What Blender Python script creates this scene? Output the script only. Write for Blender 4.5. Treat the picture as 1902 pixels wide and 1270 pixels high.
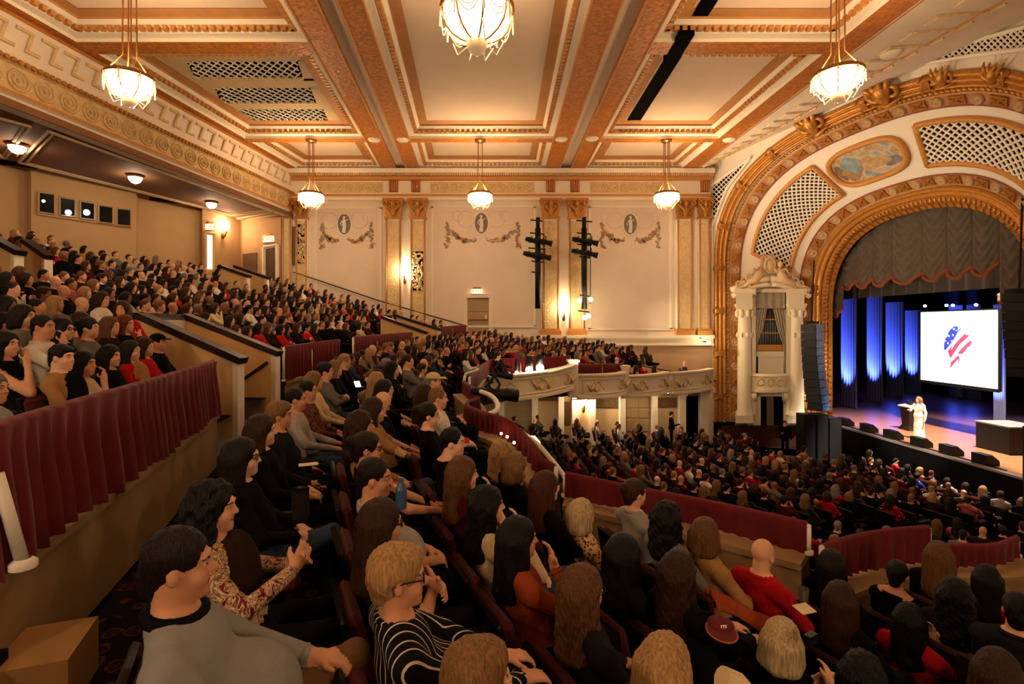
import bpy, math, random
import numpy as np
from mathutils import Vector, Matrix, Euler
random.seed(7); np.random.seed(7)
for o in list(bpy.data.objects): bpy.data.objects.remove(o)
scene = bpy.context.scene
COL = scene.collection
# ------------------------------------------------------------ camera, world, exposure
F, CX, CY = 950.0, 905.0, 605.0            # focal length and vanishing point, in 1902x1270 pixels
W, H = 1902.0, 1270.0
D = 26.0                                   # distance to the far side wall (m)
cam_d = bpy.data.cameras.new('camera'); cam = bpy.data.objects.new('camera', cam_d); COL.objects.link(cam)
cam_d.sensor_width = 36.0; cam_d.lens = 36.0*F/W
cam_d.shift_x = (W/2-CX)/W; cam_d.shift_y = (CY-H/2)/W
cam_d.clip_start = 0.05; cam_d.clip_end = 200
cam.location = (0,0,0); cam.rotation_euler = (math.pi/2,0,0)
scene.camera = cam
wd = bpy.data.worlds.new('hall_air'); scene.world = wd; wd.use_nodes = True
wd.node_tree.nodes['Background'].inputs[0].default_value = (0.9,0.62,0.38,1)
wd.node_tree.nodes['Background'].inputs[1].default_value = 0.02
vs = scene.view_settings
vs.view_transform = 'Standard'; vs.look = 'None'; vs.gamma = 1.0; vs.use_curve_mapping = False
vs.exposure = 0.72
WARM = (1.0, 0.70, 0.40)
P_FAR, P_SIDE, P_MID = 330.0, 480.0, 900.0     # pendant lamp powers (W)
def light(name, kind, loc, power, color=WARM, radius=0.2, rot=None, spot=None, blend=0.5):
    l = bpy.data.lights.new(name, kind); l.energy = power; l.color = color
    if kind in ('POINT','SPOT'): l.shadow_soft_size = radius
    if kind == 'SPOT': l.spot_size = spot; l.spot_blend = blend
    o = bpy.data.objects.new(name, l); o.location = loc
    if rot is not None: o.rotation_euler = rot
    COL.objects.link(o); return o
def aim(o, target):
    o.rotation_euler = (Vector(target)-Vector(o.location)).to_track_quat('-Z','Y').to_euler()
# ------------------------------------------------------------ pixel -> place helpers
def at(x, y, Y):   return ((x-CX)/F*Y, Y, (CY-y)/F*Y)          # point seen at (x,y), Y metres away
def onz(x, y, z):                                              # point seen at (x,y) on the level plane z
    Y = F*z/(CY-y); return ((x-CX)/F*Y, Y, z)
def wx(x): return (x-CX)*D/F                                   # far-wall coordinates
def wz(y): return (CY-y)*D/F
def pix(p): return (CX+F*p[0]/p[1], CY-F*p[2]/p[1])
# ------------------------------------------------------------ materials
def lin(h):
    h = h.lstrip('#'); c = [int(h[i:i+2],16)/255 for i in (0,2,4)]
    return tuple((v/12.92 if v <= .04045 else ((v+.055)/1.055)**2.4) for v in c)+(1,)
MATS = {}
def mat(name, col, rough=.7, metal=0, bump=0, bscale=30, var=0, vscale=6, spec=.3, emit=0, ecol=None, kind='noise', col2=None, stretch=None, sheen=0):
    if name in MATS: return MATS[name]
    m = bpy.data.materials.new(name); m.use_nodes = True; MATS[name] = m
    nt = m.node_tree; N = nt.nodes; L = nt.links; b = N['Principled BSDF']
    c = lin(col) if isinstance(col,str) else tuple(col)
    b.inputs['Base Color'].default_value = c; b.inputs['Roughness'].default_value = rough
    b.inputs['Metallic'].default_value = metal; b.inputs['Specular IOR Level'].default_value = spec
    if sheen: b.inputs['Sheen Weight'].default_value = sheen
    if emit:
        b.inputs['Emission Color'].default_value = lin(ecol) if isinstance(ecol,str) else (ecol or c)
        b.inputs['Emission Strength'].default_value = emit
    if bump or var or col2:
        tc = N.new('ShaderNodeTexCoord'); mp = N.new('ShaderNodeMapping'); L.new(tc.outputs['Object'], mp.inputs[0])
        if stretch: mp.inputs['Scale'].default_value = stretch
        if var or col2:
            if kind == 'voronoi':
                t = N.new('ShaderNodeTexVoronoi'); t.inputs['Scale'].default_value = vscale; fac = t.outputs['Distance']
            elif kind == 'wave':
                t = N.new('ShaderNodeTexWave'); t.inputs['Scale'].default_value = vscale; t.inputs['Distortion'].default_value = 6; t.inputs['Detail'].default_value = 3; fac = t.outputs['Fac']
            else:
                t = N.new('ShaderNodeTexNoise'); t.inputs['Scale'].default_value = vscale; t.inputs['Detail'].default_value = 4; fac = t.outputs['Fac']
            L.new(mp.outputs[0], t.inputs['Vector'])
            r = N.new('ShaderNodeValToRGB'); L.new(fac, r.inputs[0])
            if col2: c2 = lin(col2)
            else: c2 = tuple(v*(1-var) for v in c[:3])+(1,)
            r.color_ramp.elements[0].position = .35; r.color_ramp.elements[1].position = .65
            r.color_ramp.elements[0].color = c2; r.color_ramp.elements[1].color = c
            L.new(r.outputs[0], b.inputs['Base Color'])
        if bump:
            t2 = N.new('ShaderNodeTexNoise') if kind != 'voronoi' else N.new('ShaderNodeTexVoronoi')
            t2.inputs['Scale'].default_value = bscale; L.new(mp.outputs[0], t2.inputs['Vector'])
            bp = N.new('ShaderNodeBump'); bp.inputs['Strength'].default_value = min(1,bump); bp.inputs['Distance'].default_value = .03
            L.new(t2.outputs[0], bp.inputs['Height']); L.new(bp.outputs[0], b.inputs['Normal'])
    return m
cream   = mat('cream_plaster', '#EBDCC8', .75, var=.06, vscale=1.5)
ceilp   = mat('ceiling_plaster', '#E2CBB2', .8, var=.04, vscale=1.2)
ivory   = mat('ivory_plaster', '#EEE2CE', .65, bump=.15, bscale=25)
relief  = mat('carved_ivory', '#E2C48E', .6, bump=.9, bscale=9, var=.18, vscale=7)
gold    = mat('gilded_plaster', '#CC7E30', .4, .12, bump=1.0, bscale=10, var=.42, vscale=10)
goldfine= mat('gilded_fine_carving', '#C98636', .36, .2, bump=1.0, bscale=20, var=.45, vscale=18)
goldsm  = mat('gilded_smooth', '#C98A3E', .32, .4, bump=.25, bscale=20, var=.25, vscale=10)
goldlt  = mat('gilded_line', '#D2924A', .45, .12, var=.2, vscale=20)
brownb  = mat('brown_glaze_border', '#BC8650', .7, var=.15, vscale=2)
pinkb   = mat('rose_glaze', '#A86A58', .6, var=.25, vscale=14, col2='#B98A62')
medal   = mat('medallion_tan', '#CFA670', .5, bump=.5, bscale=40, var=.3, vscale=25)
redpl   = mat('oxblood_plaster', '#8E4A40', .6)
dark    = mat('dark_void', '#060505', .95, spec=.05)
black   = mat('black_metal', '#0A0A0B', .5)
blackcl = mat('black_cloth', '#0B0B0D', .95, spec=.1)
wood    = mat('dark_stained_wood', '#2C120B', .45, var=.4, vscale=9, spec=.3)
whitep  = mat('white_enamel', '#E8E0D0', .4)
brass   = mat('aged_brass', '#9A6A30', .35, .8)
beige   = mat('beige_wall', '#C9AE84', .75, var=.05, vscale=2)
parcr   = mat('parapet_tan', '#9A7B52', .7, var=.12, vscale=3)
velvet  = mat('red_velvet', '#620D13', .85, sheen=.08, var=.15, vscale=4)
seatred = mat('seat_red', '#4E0A0E', .8, sheen=.05)
glow    = mat('lamp_glass', '#FFF1D8', .4, emit=9, ecol='#FFE2B0')
glowsm  = mat('small_lamp_glass', '#FFF1D8', .4, emit=14, ecol='#FFDFA8')
# ------------------------------------------------------------ mesh builder
class MB:
    def __init__(s): s.v=[]; s.f=[]; s.m=[]
    def add(s, vs_, fs, mi=0):
        n=len(s.v); s.v.extend([tuple(map(float,p)) for p in vs_]); s.f.extend([tuple(n+i for i in f) for f in fs]); s.m.extend([mi]*len(fs)); return s
    def obox(s, o, ax, ay, az, mi=0):           # corner + three edge vectors
        o=np.array(o,float); ax=np.array(ax,float); ay=np.array(ay,float); az=np.array(az,float)
        if np.dot(np.cross(ax,ay),az) < 0: ax,ay = ay,ax
        P=[o,o+ax,o+ax+ay,o+ay,o+az,o+ax+az,o+ax+ay+az,o+ay+az]
        return s.add(P,[(3,2,1,0),(4,5,6,7),(0,1,5,4),(1,2,6,5),(2,3,7,6),(3,0,4,7)],mi)
    def box(s, x0,x1,y0,y1,z0,z1, mi=0): return s.obox((x0,y0,z0),(x1-x0,0,0),(0,y1-y0,0),(0,0,z1-z0),mi)
    def cbox(s, c, sz, mi=0, rz=0, rx=0, ry=0):
        R=np.array(Euler((rx,ry,rz)).to_matrix()); a=R@np.diag(sz); o=np.array(c)-a.sum(1)/2
        return s.obox(o,a[:,0],a[:,1],a[:,2],mi)
    def quad(s, pts, mi=0): return s.add(pts,[tuple(range(len(pts)))],mi)
    def grid(s, P, mi=0, closeu=False, closev=False):
        n=len(P); k=len(P[0]); vs_=[p for r in P for p in r]; fs=[]
        for i in range(n if closeu else n-1):
            for j in range(k if closev else k-1):
                a=i*k+j; b=i*k+(j+1)%k; c=((i+1)%n)*k+(j+1)%k; d=((i+1)%n)*k+j; fs.append((a,b,c,d))
        return s.add(vs_,fs,mi)
    def tube(s, path, r, n=8, mi=0, caps=True, closed=False):
        P=[np.array(p,float) for p in path]; k=len(P); rings=[]; up=None
        rr = r if hasattr(r,'__len__') else [r]*k
        for i in range(k):
            t=(P[(i+1)%k]-P[i-1]) if (closed or 0<i<k-1) else (P[1]-P[0] if i==0 else P[-1]-P[-2])
            t=t/ (np.linalg.norm(t)+1e-9)
            if up is None:
                up=np.array([0,0,1.]) if abs(t[2])<.9 else np.array([1.,0,0])
            u=up-np.dot(up,t)*t; u/=np.linalg.norm(u)+1e-9; w=np.cross(t,u); up=u
            rings.append([P[i]+rr[i]*(math.cos(a)*u+math.sin(a)*w) for a in [2*math.pi*j/n for j in range(n)]])
        b=len(s.v); s.grid(rings,mi,closeu=closed,closev=True)
        if caps and not closed:
            s.f.append(tuple(b+j for j in range(n))[::-1]); s.m.append(mi)
            e=b+(k-1)*n; s.f.append(tuple(e+j for j in range(n))); s.m.append(mi)
        return s
    def lathe(s, prof, c=(0,0,0), n=24, mi=0, ax=None):
        rings=[[ (c[0]+r*math.cos(a), c[1]+r*math.sin(a), c[2]+z) for a in [2*math.pi*j/n for j in range(n)]] for r,z in prof]
        return s.grid(rings,mi,closev=True)
    def ball(s, c, r, nu=10, nv=7, mi=0):
        r = r if hasattr(r,'__len__') else (r,r,r); rings=[]
        for i in range(nv+1):
            t=-math.pi/2+math.pi*i/nv; k=max(math.cos(t),.02)
            rings.append([(c[0]+r[0]*k*math.cos(a),c[1]+r[1]*k*math.sin(a),c[2]+r[2]*math.sin(t)) for a in [2*math.pi*j/nu for j in range(nu)]])
        return s.grid(rings,mi,closev=True)
    def torus(s, c, R, r, e1, e2, n=20, k=6, mi=0, R2=None):
        c=np.array(c,float); e1=np.array(e1,float); e2=np.array(e2,float)
        return s.tube([c+R*math.cos(a)*e1+(R2 or R)*math.sin(a)*e2 for a in [2*math.pi*i/n for i in range(n)]], r, k, mi, closed=True)
    def disc(s, c, R, e1, e2, n=16, mi=0, R2=None, th=0, nrm=None):
        c=np.array(c,float); e1=np.array(e1,float); e2=np.array(e2,float)
        ring=[c+R*math.cos(a)*e1+(R2 or R)*math.sin(a)*e2 for a in [2*math.pi*i/n for i in range(n)]]
        if not th: return s.add(ring,[tuple(range(n))],mi)
        nrm=np.array(nrm,float); top=[p+th*nrm for p in ring]
        return s.add(ring+top,[tuple(range(n))[::-1],tuple(range(n,2*n))]+[(i,(i+1)%n,n+(i+1)%n,n+i) for i in range(n)],mi)
    def prism(s, poly, ext, mi=0):
        n=len(poly); poly=[np.array(p,float) for p in poly]; e=np.array(ext,float)
        return s.add(poly+[p+e for p in poly],[tuple(range(n))[::-1],tuple(range(n,2*n))]+[(i,(i+1)%n,n+(i+1)%n,n+i) for i in range(n)],mi)
    def mesh(s, name, mats, smooth=False):
        me=bpy.data.meshes.new(name); me.from_pydata(s.v,[],s.f)
        for m in (mats if isinstance(mats,(list,tuple)) else [mats]): me.materials.append(m)
        if len(set(s.m))>1: me.polygons.foreach_set('material_index', s.m)
        if smooth: me.polygons.foreach_set('use_smooth',[True]*len(s.f))
        me.update(); return me
def tag(o, label=None, cat=None, group=None, kind=None):
    if label: o['label']=label
    if cat: o['category']=cat
    if group: o['group']=group
    if kind: o['kind']=kind
    return o
WSR=set()                                  # roots whose children are given in world space
def link(name, data, parent=None, loc=None, rz=None):
    o=bpy.data.objects.new(name,data); COL.objects.link(o)
    if parent is not None:
        o.parent=parent
        if parent.name in WSR: o.matrix_parent_inverse=Matrix.Translation(-Vector(parent.location))
    if loc is not None: o.location=loc
    if rz is not None: o.rotation_euler=(0,0,rz)
    return o
def obj(name, mb, mats, parent=None, smooth=False, label=None, cat=None, group=None, kind=None, loc=None):
    o=link(name, mb.mesh(name,mats,smooth), parent, loc)
    return tag(o,label,cat,group,kind)
def empty(name, loc=(0,0,0), parent=None, label=None, cat=None, group=None, kind=None, rz=None, ws=False):
    o=link(name,None,parent,loc,rz); o.empty_display_size=.1
    if ws: WSR.add(o.name)
    return tag(o,label,cat,group,kind)
def smooth_curve(pts, n):
    P=[np.array(p,float) for p in pts]; P=[2*P[0]-P[1]]+P+[2*P[-1]-P[-2]]; out=[]
    for i in range(1,len(P)-2):
        for k in range(n):
            t=k/n; a,b,c,d=P[i-1:i+3]
            out.append(.5*((2*b)+(c-a)*t+(2*a-5*b+4*c-d)*t*t+(3*b-a-3*c+d)*t**3))
    out.append(P[-2]); return out
# ============================================================ CEILING
ZC, ZP = 7.85, 8.28
XB26=[-5.25,-4.57,-4.05,-3.42,2.93,3.63,4.18,4.87]; XB12=[-4.87,-4.14,-3.64,-3.0,2.52,3.28,3.85,4.52]
def xb(i,Y): return XB26[i]+(XB12[i]-XB26[i])*(26-Y)/(26-12.33)
def XL(Y): return -12.4+.165*(Y-13)              # left fascia line
XR = 10.45                                         # right border line
YN = -3.0
ceiling = empty('ceiling', (0,10,ZC), kind='structure',ws=True)
def cobj(name, mb, m, parent=ceiling, **k):
    o=obj(name,mb,m,parent,**k); return o
def inset(q,d):                                    # inset a ccw convex polygon (plan)
    n=len(q); L=[]
    for i in range(n):
        a=np.array(q[i]); b=np.array(q[(i+1)%n]); t=(b-a)/np.linalg.norm(b-a); nn=np.array([-t[1],t[0]]); L.append((a+nn*d,t))
    out=[]
    for i in range(n):
        p,t=L[i-1]; q2,u=L[i]; M=np.array([[t[0],-u[0]],[t[1],-u[1]]]); s=np.linalg.solve(M,q2-p); out.append(p+t*s[0])
    return out
def ring(mb,q,d1,z1,d2,z2,mi=0):
    A=inset(q,d1) if d1 else [np.array(p) for p in q]; B=inset(q,d2)
    for i in range(len(q)):
        j=(i+1)%len(q); mb.quad([(*A[i],z1),(*B[i],z2),(*B[j],z2),(*A[j],z1)],mi)
def coffer(q, panel=True, k=1.0):
    mb=MB(); ring(mb,q,0,ZC,.001,ZC+.1); ring(mb,q,.001,ZC+.1,.22*k,ZC+.12); ring(mb,q,.22*k,ZC+.12,.24*k,ZC+.24)
    ring(mb,q,.24*k,ZC+.24,.40*k,ZC+.26); ring(mb,q,.40*k,ZC+.26,.5*k,ZC+.34)
    c=cobj('coffer_frame',mb,[ivory])
    mb=MB(); ring(mb,q,.5*k,ZC+.34,.52*k,ZC+.40); ring(mb,q,.52*k,ZC+.40,.82*k,ZC+.42)
    obj('glazed_border',mb,[brownb],c)
    P=inset(q,.82*k)
    if panel: obj('panel',MB().quad([(*p,ZP) for p in P]),[ceilp],c)
    mb=MB(); A=inset(q,.25*k); B=inset(q,.39*k)          # dentil course
    for i in range(4):
        a=A[i]; b=A[(i+1)%4]; L=np.linalg.norm(b-a); t=(b-a)/L; nn=np.array([-t[1],t[0]]); n=int(L/.21)
        for j in range(n):
            p=a+t*(j+.25)*L/n; mb.obox((*p,ZC+.13),(*(t*.125),0),(*(nn*.13*k),0),(0,0,.12))
    obj('dentil_course',mb,[goldlt],c,kind='stuff')
    return c
YF0,YF1=21.9,25.72; YM0,YM1=14.8,21.45; YQ0,YQ1=7.4,14.15; YS0,YS1=.3,6.9
def LX(Y): return XL(Y)+.85
RXX = XR-.75
for (a,b) in ((YF0,YF1),(YM0,YM1),(YQ0,YQ1),(YS0,YS1)):
    qL=[(LX(a),a),(xb(0,a),a),(xb(0,b),b),(LX(b),b)]
    cl=coffer(qL,panel=not(a==YM0))
    if a==YM0:                                         # coffer with three lattice grilles
        P=inset(qL,.82); zg=ZP
        obj('panel',MB().quad([(*p,zg+.25) for p in P]),[dark],cl)
        def gp(x,y): p=onz(x,y,zg); return np.array(p[:2])
        gr=[[gp(362,146),gp(565,150),gp(552,112),gp(345,114)][::1],[gp(410,192),gp(588,192),gp(576,162),gp(398,163)],[gp(455,228),gp(612,228),gp(600,202),gp(442,203)]]
        yb=[P[0][1]]+[v for g in gr for v in (g[3][1],g[0][1])]+[P[3][1]]
        fr=MB()
        lerp=lambda a_,b_,Y:(a_+(b_-a_)*((Y-a_[1])/(b_[1]-a_[1])))
        for i in range(0,len(yb),2):
            y0,y1=yb[i],yb[i+1]; l0=lerp(P[0],P[3],y0);l1=lerp(P[0],P[3],y1);r0=lerp(P[1],P[2],y0);r1=lerp(P[1],P[2],y1)
            fr.prism([(*l0,zg),(*l1,zg),(*r1,zg),(*r0,zg)],(0,0,.06))
        for g in gr:
            g0=g[3]; g1=g[0]; l0=lerp(P[0],P[3],g0[1]);l1=lerp(P[0],P[3],g1[1]);r0=lerp(P[1],P[2],g[2][1]);r1=lerp(P[1],P[2],g[1][1])
            fr.prism([(*l0,zg),(*l1,zg),(*g1,zg),(*g0,zg)],(0,0,.06)); fr.prism([(*g[2],zg),(*g[1],zg),(*r1,zg),(*r0,zg)],(0,0,.06))
        obj('grille_frame',fr,[beige],cl)
        for g in gr:
            lt=MB(); A,B,C_,D_=g[3],g[2],g[1],g[0]; Wd=np.linalg.norm(B-A); hh=np.linalg.norm(D_-A); n=int(Wd/.27)
            fn=lambda s,t:(A*(1-s)+B*s)*(1-t)+(D_*(1-s)+C_*s)*t
            sl=hh/Wd
            for i in range(-n,2*n):
                for sg in (1,-1):
                    s0=i/n; pts=[]
                    for t in np.linspace(0,1,9):
                        s_=s0+sg*sl*t*.8
                        if 0<=s_<=1: pts.append((*fn(s_,t),zg+.02))
                    if len(pts)>1: lt.tube([pts[0],pts[-1]],.028,4)
            obj('lattice_grille',lt,[ivory],cl,kind='stuff')
    qR=[(xb(7,a),a),(RXX,a),(RXX,b),(xb(7,b),b)]
    coffer(qR)
coffer([(xb(3,YF0),YF0),(xb(4,YF0),YF0),(xb(4,YF1),YF1),(xb(3,YF1),YF1)])
coffer([(xb(3,.3),.3),(xb(4,.3),.3),(xb(4,YM1),YM1),(xb(3,YM1),YM1)])
for i in (0,2,4,6):                                    # gilded beams across the house
    mb=MB(); mb.prism([(xb(i,YN),YN,ZC),(xb(i,26),26,ZC),(xb(i+1,26),26,ZC),(xb(i+1,YN),YN,ZC)],(0,0,.5)); b_=cobj('gilded_beam',mb,[gold])
    mb=MB()
    for k_,e in ((i,-.03),(i+1,.03)):
        mb.tube([(xb(k_,YN)-e*.0,YN,ZC),(xb(k_,26),26,ZC)],.035,6)
    obj('fillet_moulding',mb,[goldlt],b_,smooth=True)
for i in (1,5):
    cobj('beam_trough',MB().prism([(xb(i,YN),YN,ZC+.17),(xb(i,26),26,ZC+.17),(xb(i+1,26),26,ZC+.17),(xb(i+1,YN),YN,ZC+.17)],(0,0,.3)),[cream])
for (a,b) in ((YF1,26.2),(YM1,YF0),(YQ1,YM0),(YS1,YQ0),(YN,.3)):   # cross beams between
    for (l,r) in ((lambda Y:XL(Y)-.2,lambda Y:xb(0,Y)),(lambda Y:xb(3,Y),lambda Y:xb(4,Y)),(lambda Y:xb(7,Y),lambda Y:XR)):
        if l(a)<-1 and l(a)>-4 and a in (YQ1,YS1): continue
        cobj('gilded_cross_beam',MB().prism([(l(a),a,ZC+.005),(l(b),b,ZC+.005),(r(b),b,ZC+.005),(r(a),a,ZC+.005)],(0,0,.5)),[gold if a!=YF1 else ivory])
mb=MB(); mb.prism([(XL(YN)-.2,YN,ZC+.003),(XL(26)-.2,26,ZC+.003),(LX(26),26,ZC+.003),(LX(YN),YN,ZC+.003)],(0,0,.5)); cobj('gilded_border_beam',mb,[gold])
mb=MB(); mb.prism([(RXX,YN,ZC+.003),(RXX,26,ZC+.003),(XR+.1,26,ZC+.003),(XR+.1,YN,ZC+.003)],(0,0,.5)); cobj('gilded_border_beam',mb,[gold])
cobj('roof_slab',MB().box(-17,24,YN,27.5,8.7,8.9),[dark])
# black rigging slot in the right coffer
sl0=onz(1165,222,ZP); sl1=onz(1190,222,ZP); sl2=onz(1333,0,ZP); sl3=onz(1302,0,ZP)
def ext(a,b,Y): a=np.array(a);b=np.array(b); return a+(b-a)*(Y-a[1])/(b[1]-a[1])
sA,sB=ext(sl0,sl3,8.2),ext(sl1,sl2,8.2)
slot=MB(); slot.prism([(sl0[0],sl0[1],ZP-.03),(sl1[0],sl1[1],ZP-.03),(sB[0],sB[1],ZP-.03),(sA[0],sA[1],ZP-.03)],(0,0,.05)); cobj('rigging_slot',slot,[dark])
for (ya,yb_) in ((YQ1-.35,YM0+.35),(YS1-.35,YQ0+.35)):
    e0,e1=ext(sl0,sl3,ya),ext(sl1,sl2,ya); e2,e3=ext(sl1,sl2,yb_),ext(sl0,sl3,yb_); k_=(ZC-.01)/ZP; cobj('rigging_slot',MB().prism([(q[0]*.95,q[1],ZC-.012) for q in (e0,e1,e2,e3)],(0,0,.46)),[dark])
# ceiling roses / sprinkler bosses
for (x,y) in ((695,259),(748,259),(1043,258),(1100,257),(1355,259),(445,270),(122,104),(1655,100)):
    p=onz(x,y,ZC); mb=MB(); mb.lathe([(.02,-.1),(.14,-.09),(.24,-.05),(.27,-.01),(.27,0)],p,16); cobj('ceiling_boss',mb,[ivory],smooth=True)
# ============================================================ LEFT FASCIA + SOFFIT
fas=empty('trim_1',(-11.5,18,6.5),kind='structure',ws=True)
def fobj(name,mb,m,parent=fas,**k):
    o=obj(name,mb,m,parent,**k); return o
def fpt(Y,off,z): return (XL(Y)-off,Y,z)
Y0,Y1=YN,26.0
prof=[(0,7.86),(.12,7.80),(.0,7.74),(.28,6.95),(.30,6.80),(.06,6.74),(.06,6.66),(.2,6.62),(.24,5.98),(.1,5.93),(.1,5.84),(.2,5.80),(.2,5.52),(.5,5.5)]
# cove faces toward the house: larger offset = further left
def band(i0,i1,m,name):
    mb=MB(); mb.grid([[fpt(Y,-.55+prof[i][0],prof[i][1]) for i in range(i0,i1+1)] for Y in np.linspace(Y0,Y1,12)]); return fobj(name,mb,[m])
band(0,2,goldlt,'crown_moulding'); cove=band(2,4,cream,'cove'); band(4,6,goldsm,'rope_line'); fr_=band(6,8,relief,'scroll_frieze'); band(8,10,goldlt,'lower_gold_line'); band(10,13,cream,'fascia_foot')
dX=.165; tn=np.array([dX,1,0])/math.hypot(dX,1); nn_=np.array([tn[1],-tn[0],0])
mb=MB()                                                     # rope beads
for Y in np.arange(6,25.9,.16): mb.ball(fpt(Y,-.55+.05,6.70),(.075,.09,.075),6,4)
fobj('rope_bead',mb,[goldsm],kind='stuff',smooth=True)
ck=MB()                                                      # greek key, one bent bar after another
def keypt(Y,z): 
    t=(7.74-z)/(7.74-6.95); return np.array(fpt(Y,-.55+.28*t-.02,z))
for Y in np.arange(8.0,25.6,.62):
    m1=MB(); w=.085
    for (ya,za,yb_,zb) in ((0,7.56,.34,7.56),(.34,7.56,.34,7.14),(.34,7.14,.62,7.14)):
        a=keypt(Y+ya,za); b=keypt(Y+yb_,zb); t=(b-a); t/=np.linalg.norm(t); up=np.cross(nn_,t)
        m1.obox(a-t*w/2-up*w/2,(b-a)+t*w,up*w,nn_*.05)
    obj('key_bar',m1,[relief],cove)
for Y in np.arange(7.2,25.7,.66):                            # ring medallions in the frieze
    m1=MB(); c=np.array(fpt(Y,-.55+.2,6.3)); m1.torus(c,.25,.035,tn,(0,0,1),18,5); m1.torus(c,.14,.03,tn,(0,0,1),12,5); m1.ball(c,.06,6,4)
    obj('ring_medallion',m1,[relief],fr_,smooth=True)
# soffit under the upper ceiling
sof=empty('ceiling',(-13,18,5.5),kind='structure',ws=True)
def sobj(name,mb,m,parent=sof,**k):
    o=obj(name,mb,m,parent,**k); return o
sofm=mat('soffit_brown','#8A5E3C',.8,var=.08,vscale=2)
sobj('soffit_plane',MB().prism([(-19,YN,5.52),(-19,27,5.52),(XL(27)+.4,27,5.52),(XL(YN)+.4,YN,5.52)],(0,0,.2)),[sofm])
def sofpanel(px):
    P=[onz(x,y,5.5) for x,y in px]; mb=MB(); n=len(P)
    for i in range(n):
        for w,dz in ((0,.0),(.18,.03)):
            a=np.array(P[i]);b=np.array(P[(i+1)%n]); c=np.mean(P,0); a=a+(c-a)/np.linalg.norm(c-a)*w; b=b+(c-b)/np.linalg.norm(c-b)*w
            mb.tube([a+[0,0,-.02+dz],b+[0,0,-.02+dz]],.045,6)
    sobj('panel_moulding',mb,[beige])
sofpanel([(35,300),(430,398),(505,392),(90,243)])
sofpanel([(440,405),(455,408),(520,397),(510,393)])
sofpanel([(-160,250),(10,292),(56,234),(-160,175)])
for (x,y) in ((28,312),(305,380)):                           # air vents in the soffit
    p=onz(x,y-8,5.5); sobj('air_vent',MB().cbox((p[0],p[1],5.5),(1.1,.45,.06),rz=.6),[dark])
# ============================================================ FAR SIDE WALL (house left)
wf=empty('wall_far',(0,D,0),kind='structure',ws=True)
def wobj(name,mb,m,parent=wf,**k):
    o=obj(name,mb,m,parent,**k); return o
wobj('plaster_field',MB().box(wx(523),12.6,D,D+.3,-6.2,8.6),[cream])
def rect(x0,x1,y0,y1,d0,d1=0,m=0,mb=None):                    # a slab on the wall by pixel edges, d0 proud
    mb=mb or MB(); mb.box(wx(x0),wx(x1),D-d0,D-d1,wz(y1),wz(y0),m); return mb
# entablature
mb=MB(); rect(523,1318,319,327,.62,mb=mb); rect(523,1318,327,331,.5,mb=mb); wobj('cornice',mb,[ivory])
mb=MB(); rect(523,1318,331,337,.36,mb=mb); wobj('gilded_cornice_line',mb,[goldlt])
mb=MB()
for x in np.arange(545,1315,4.2): rect(x,x+2.4,326,331,.56,mb=mb)
wobj('dentil_course',mb,[goldlt],kind='stuff')
fz=wobj('frieze',rect(523,1318,337,362,.12),[ivory])
wobj('gilded_architrave_line',rect(523,1318,362,366,.2),[goldlt])
wobj('architrave',rect(523,1318,366,373,.15),[ivory])
for (x0,x1) in ((588,712),(800,992),(1096,1238)):             # carved scroll panels in the frieze
    p_=obj('scroll_panel',rect(x0,x1,340,359,.17),[relief],fz)
    mb=MB(); n=int((x1-x0)/17)
    for i in range(n):
        xc=x0+(i+.5)*(x1-x0)/n; c=(wx(xc),D-.19,wz(349.5)); mb.torus(c,.17,.03,(1,0,0),(0,0,1),14,5); mb.ball(c,(.07,.04,.07),6,4)
    obj('scroll_rosette',mb,[relief],p_,smooth=True,kind='stuff')
for xc in (732,773,1022,1067,1307):                           # fluted gold blocks above the pilasters
    m1=MB(); rect(xc-8,xc+8,335,358,.2,mb=m1); o_=obj('fluted_block',m1,[redpl],fz); m2=MB()
    for k in range(4): x=xc-6+4*k; m2.tube([(wx(x),D-.21,wz(336)),(wx(x),D-.21,wz(357))],.04,6)
    obj('flute',m2,[goldlt],o_,smooth=True)
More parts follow.
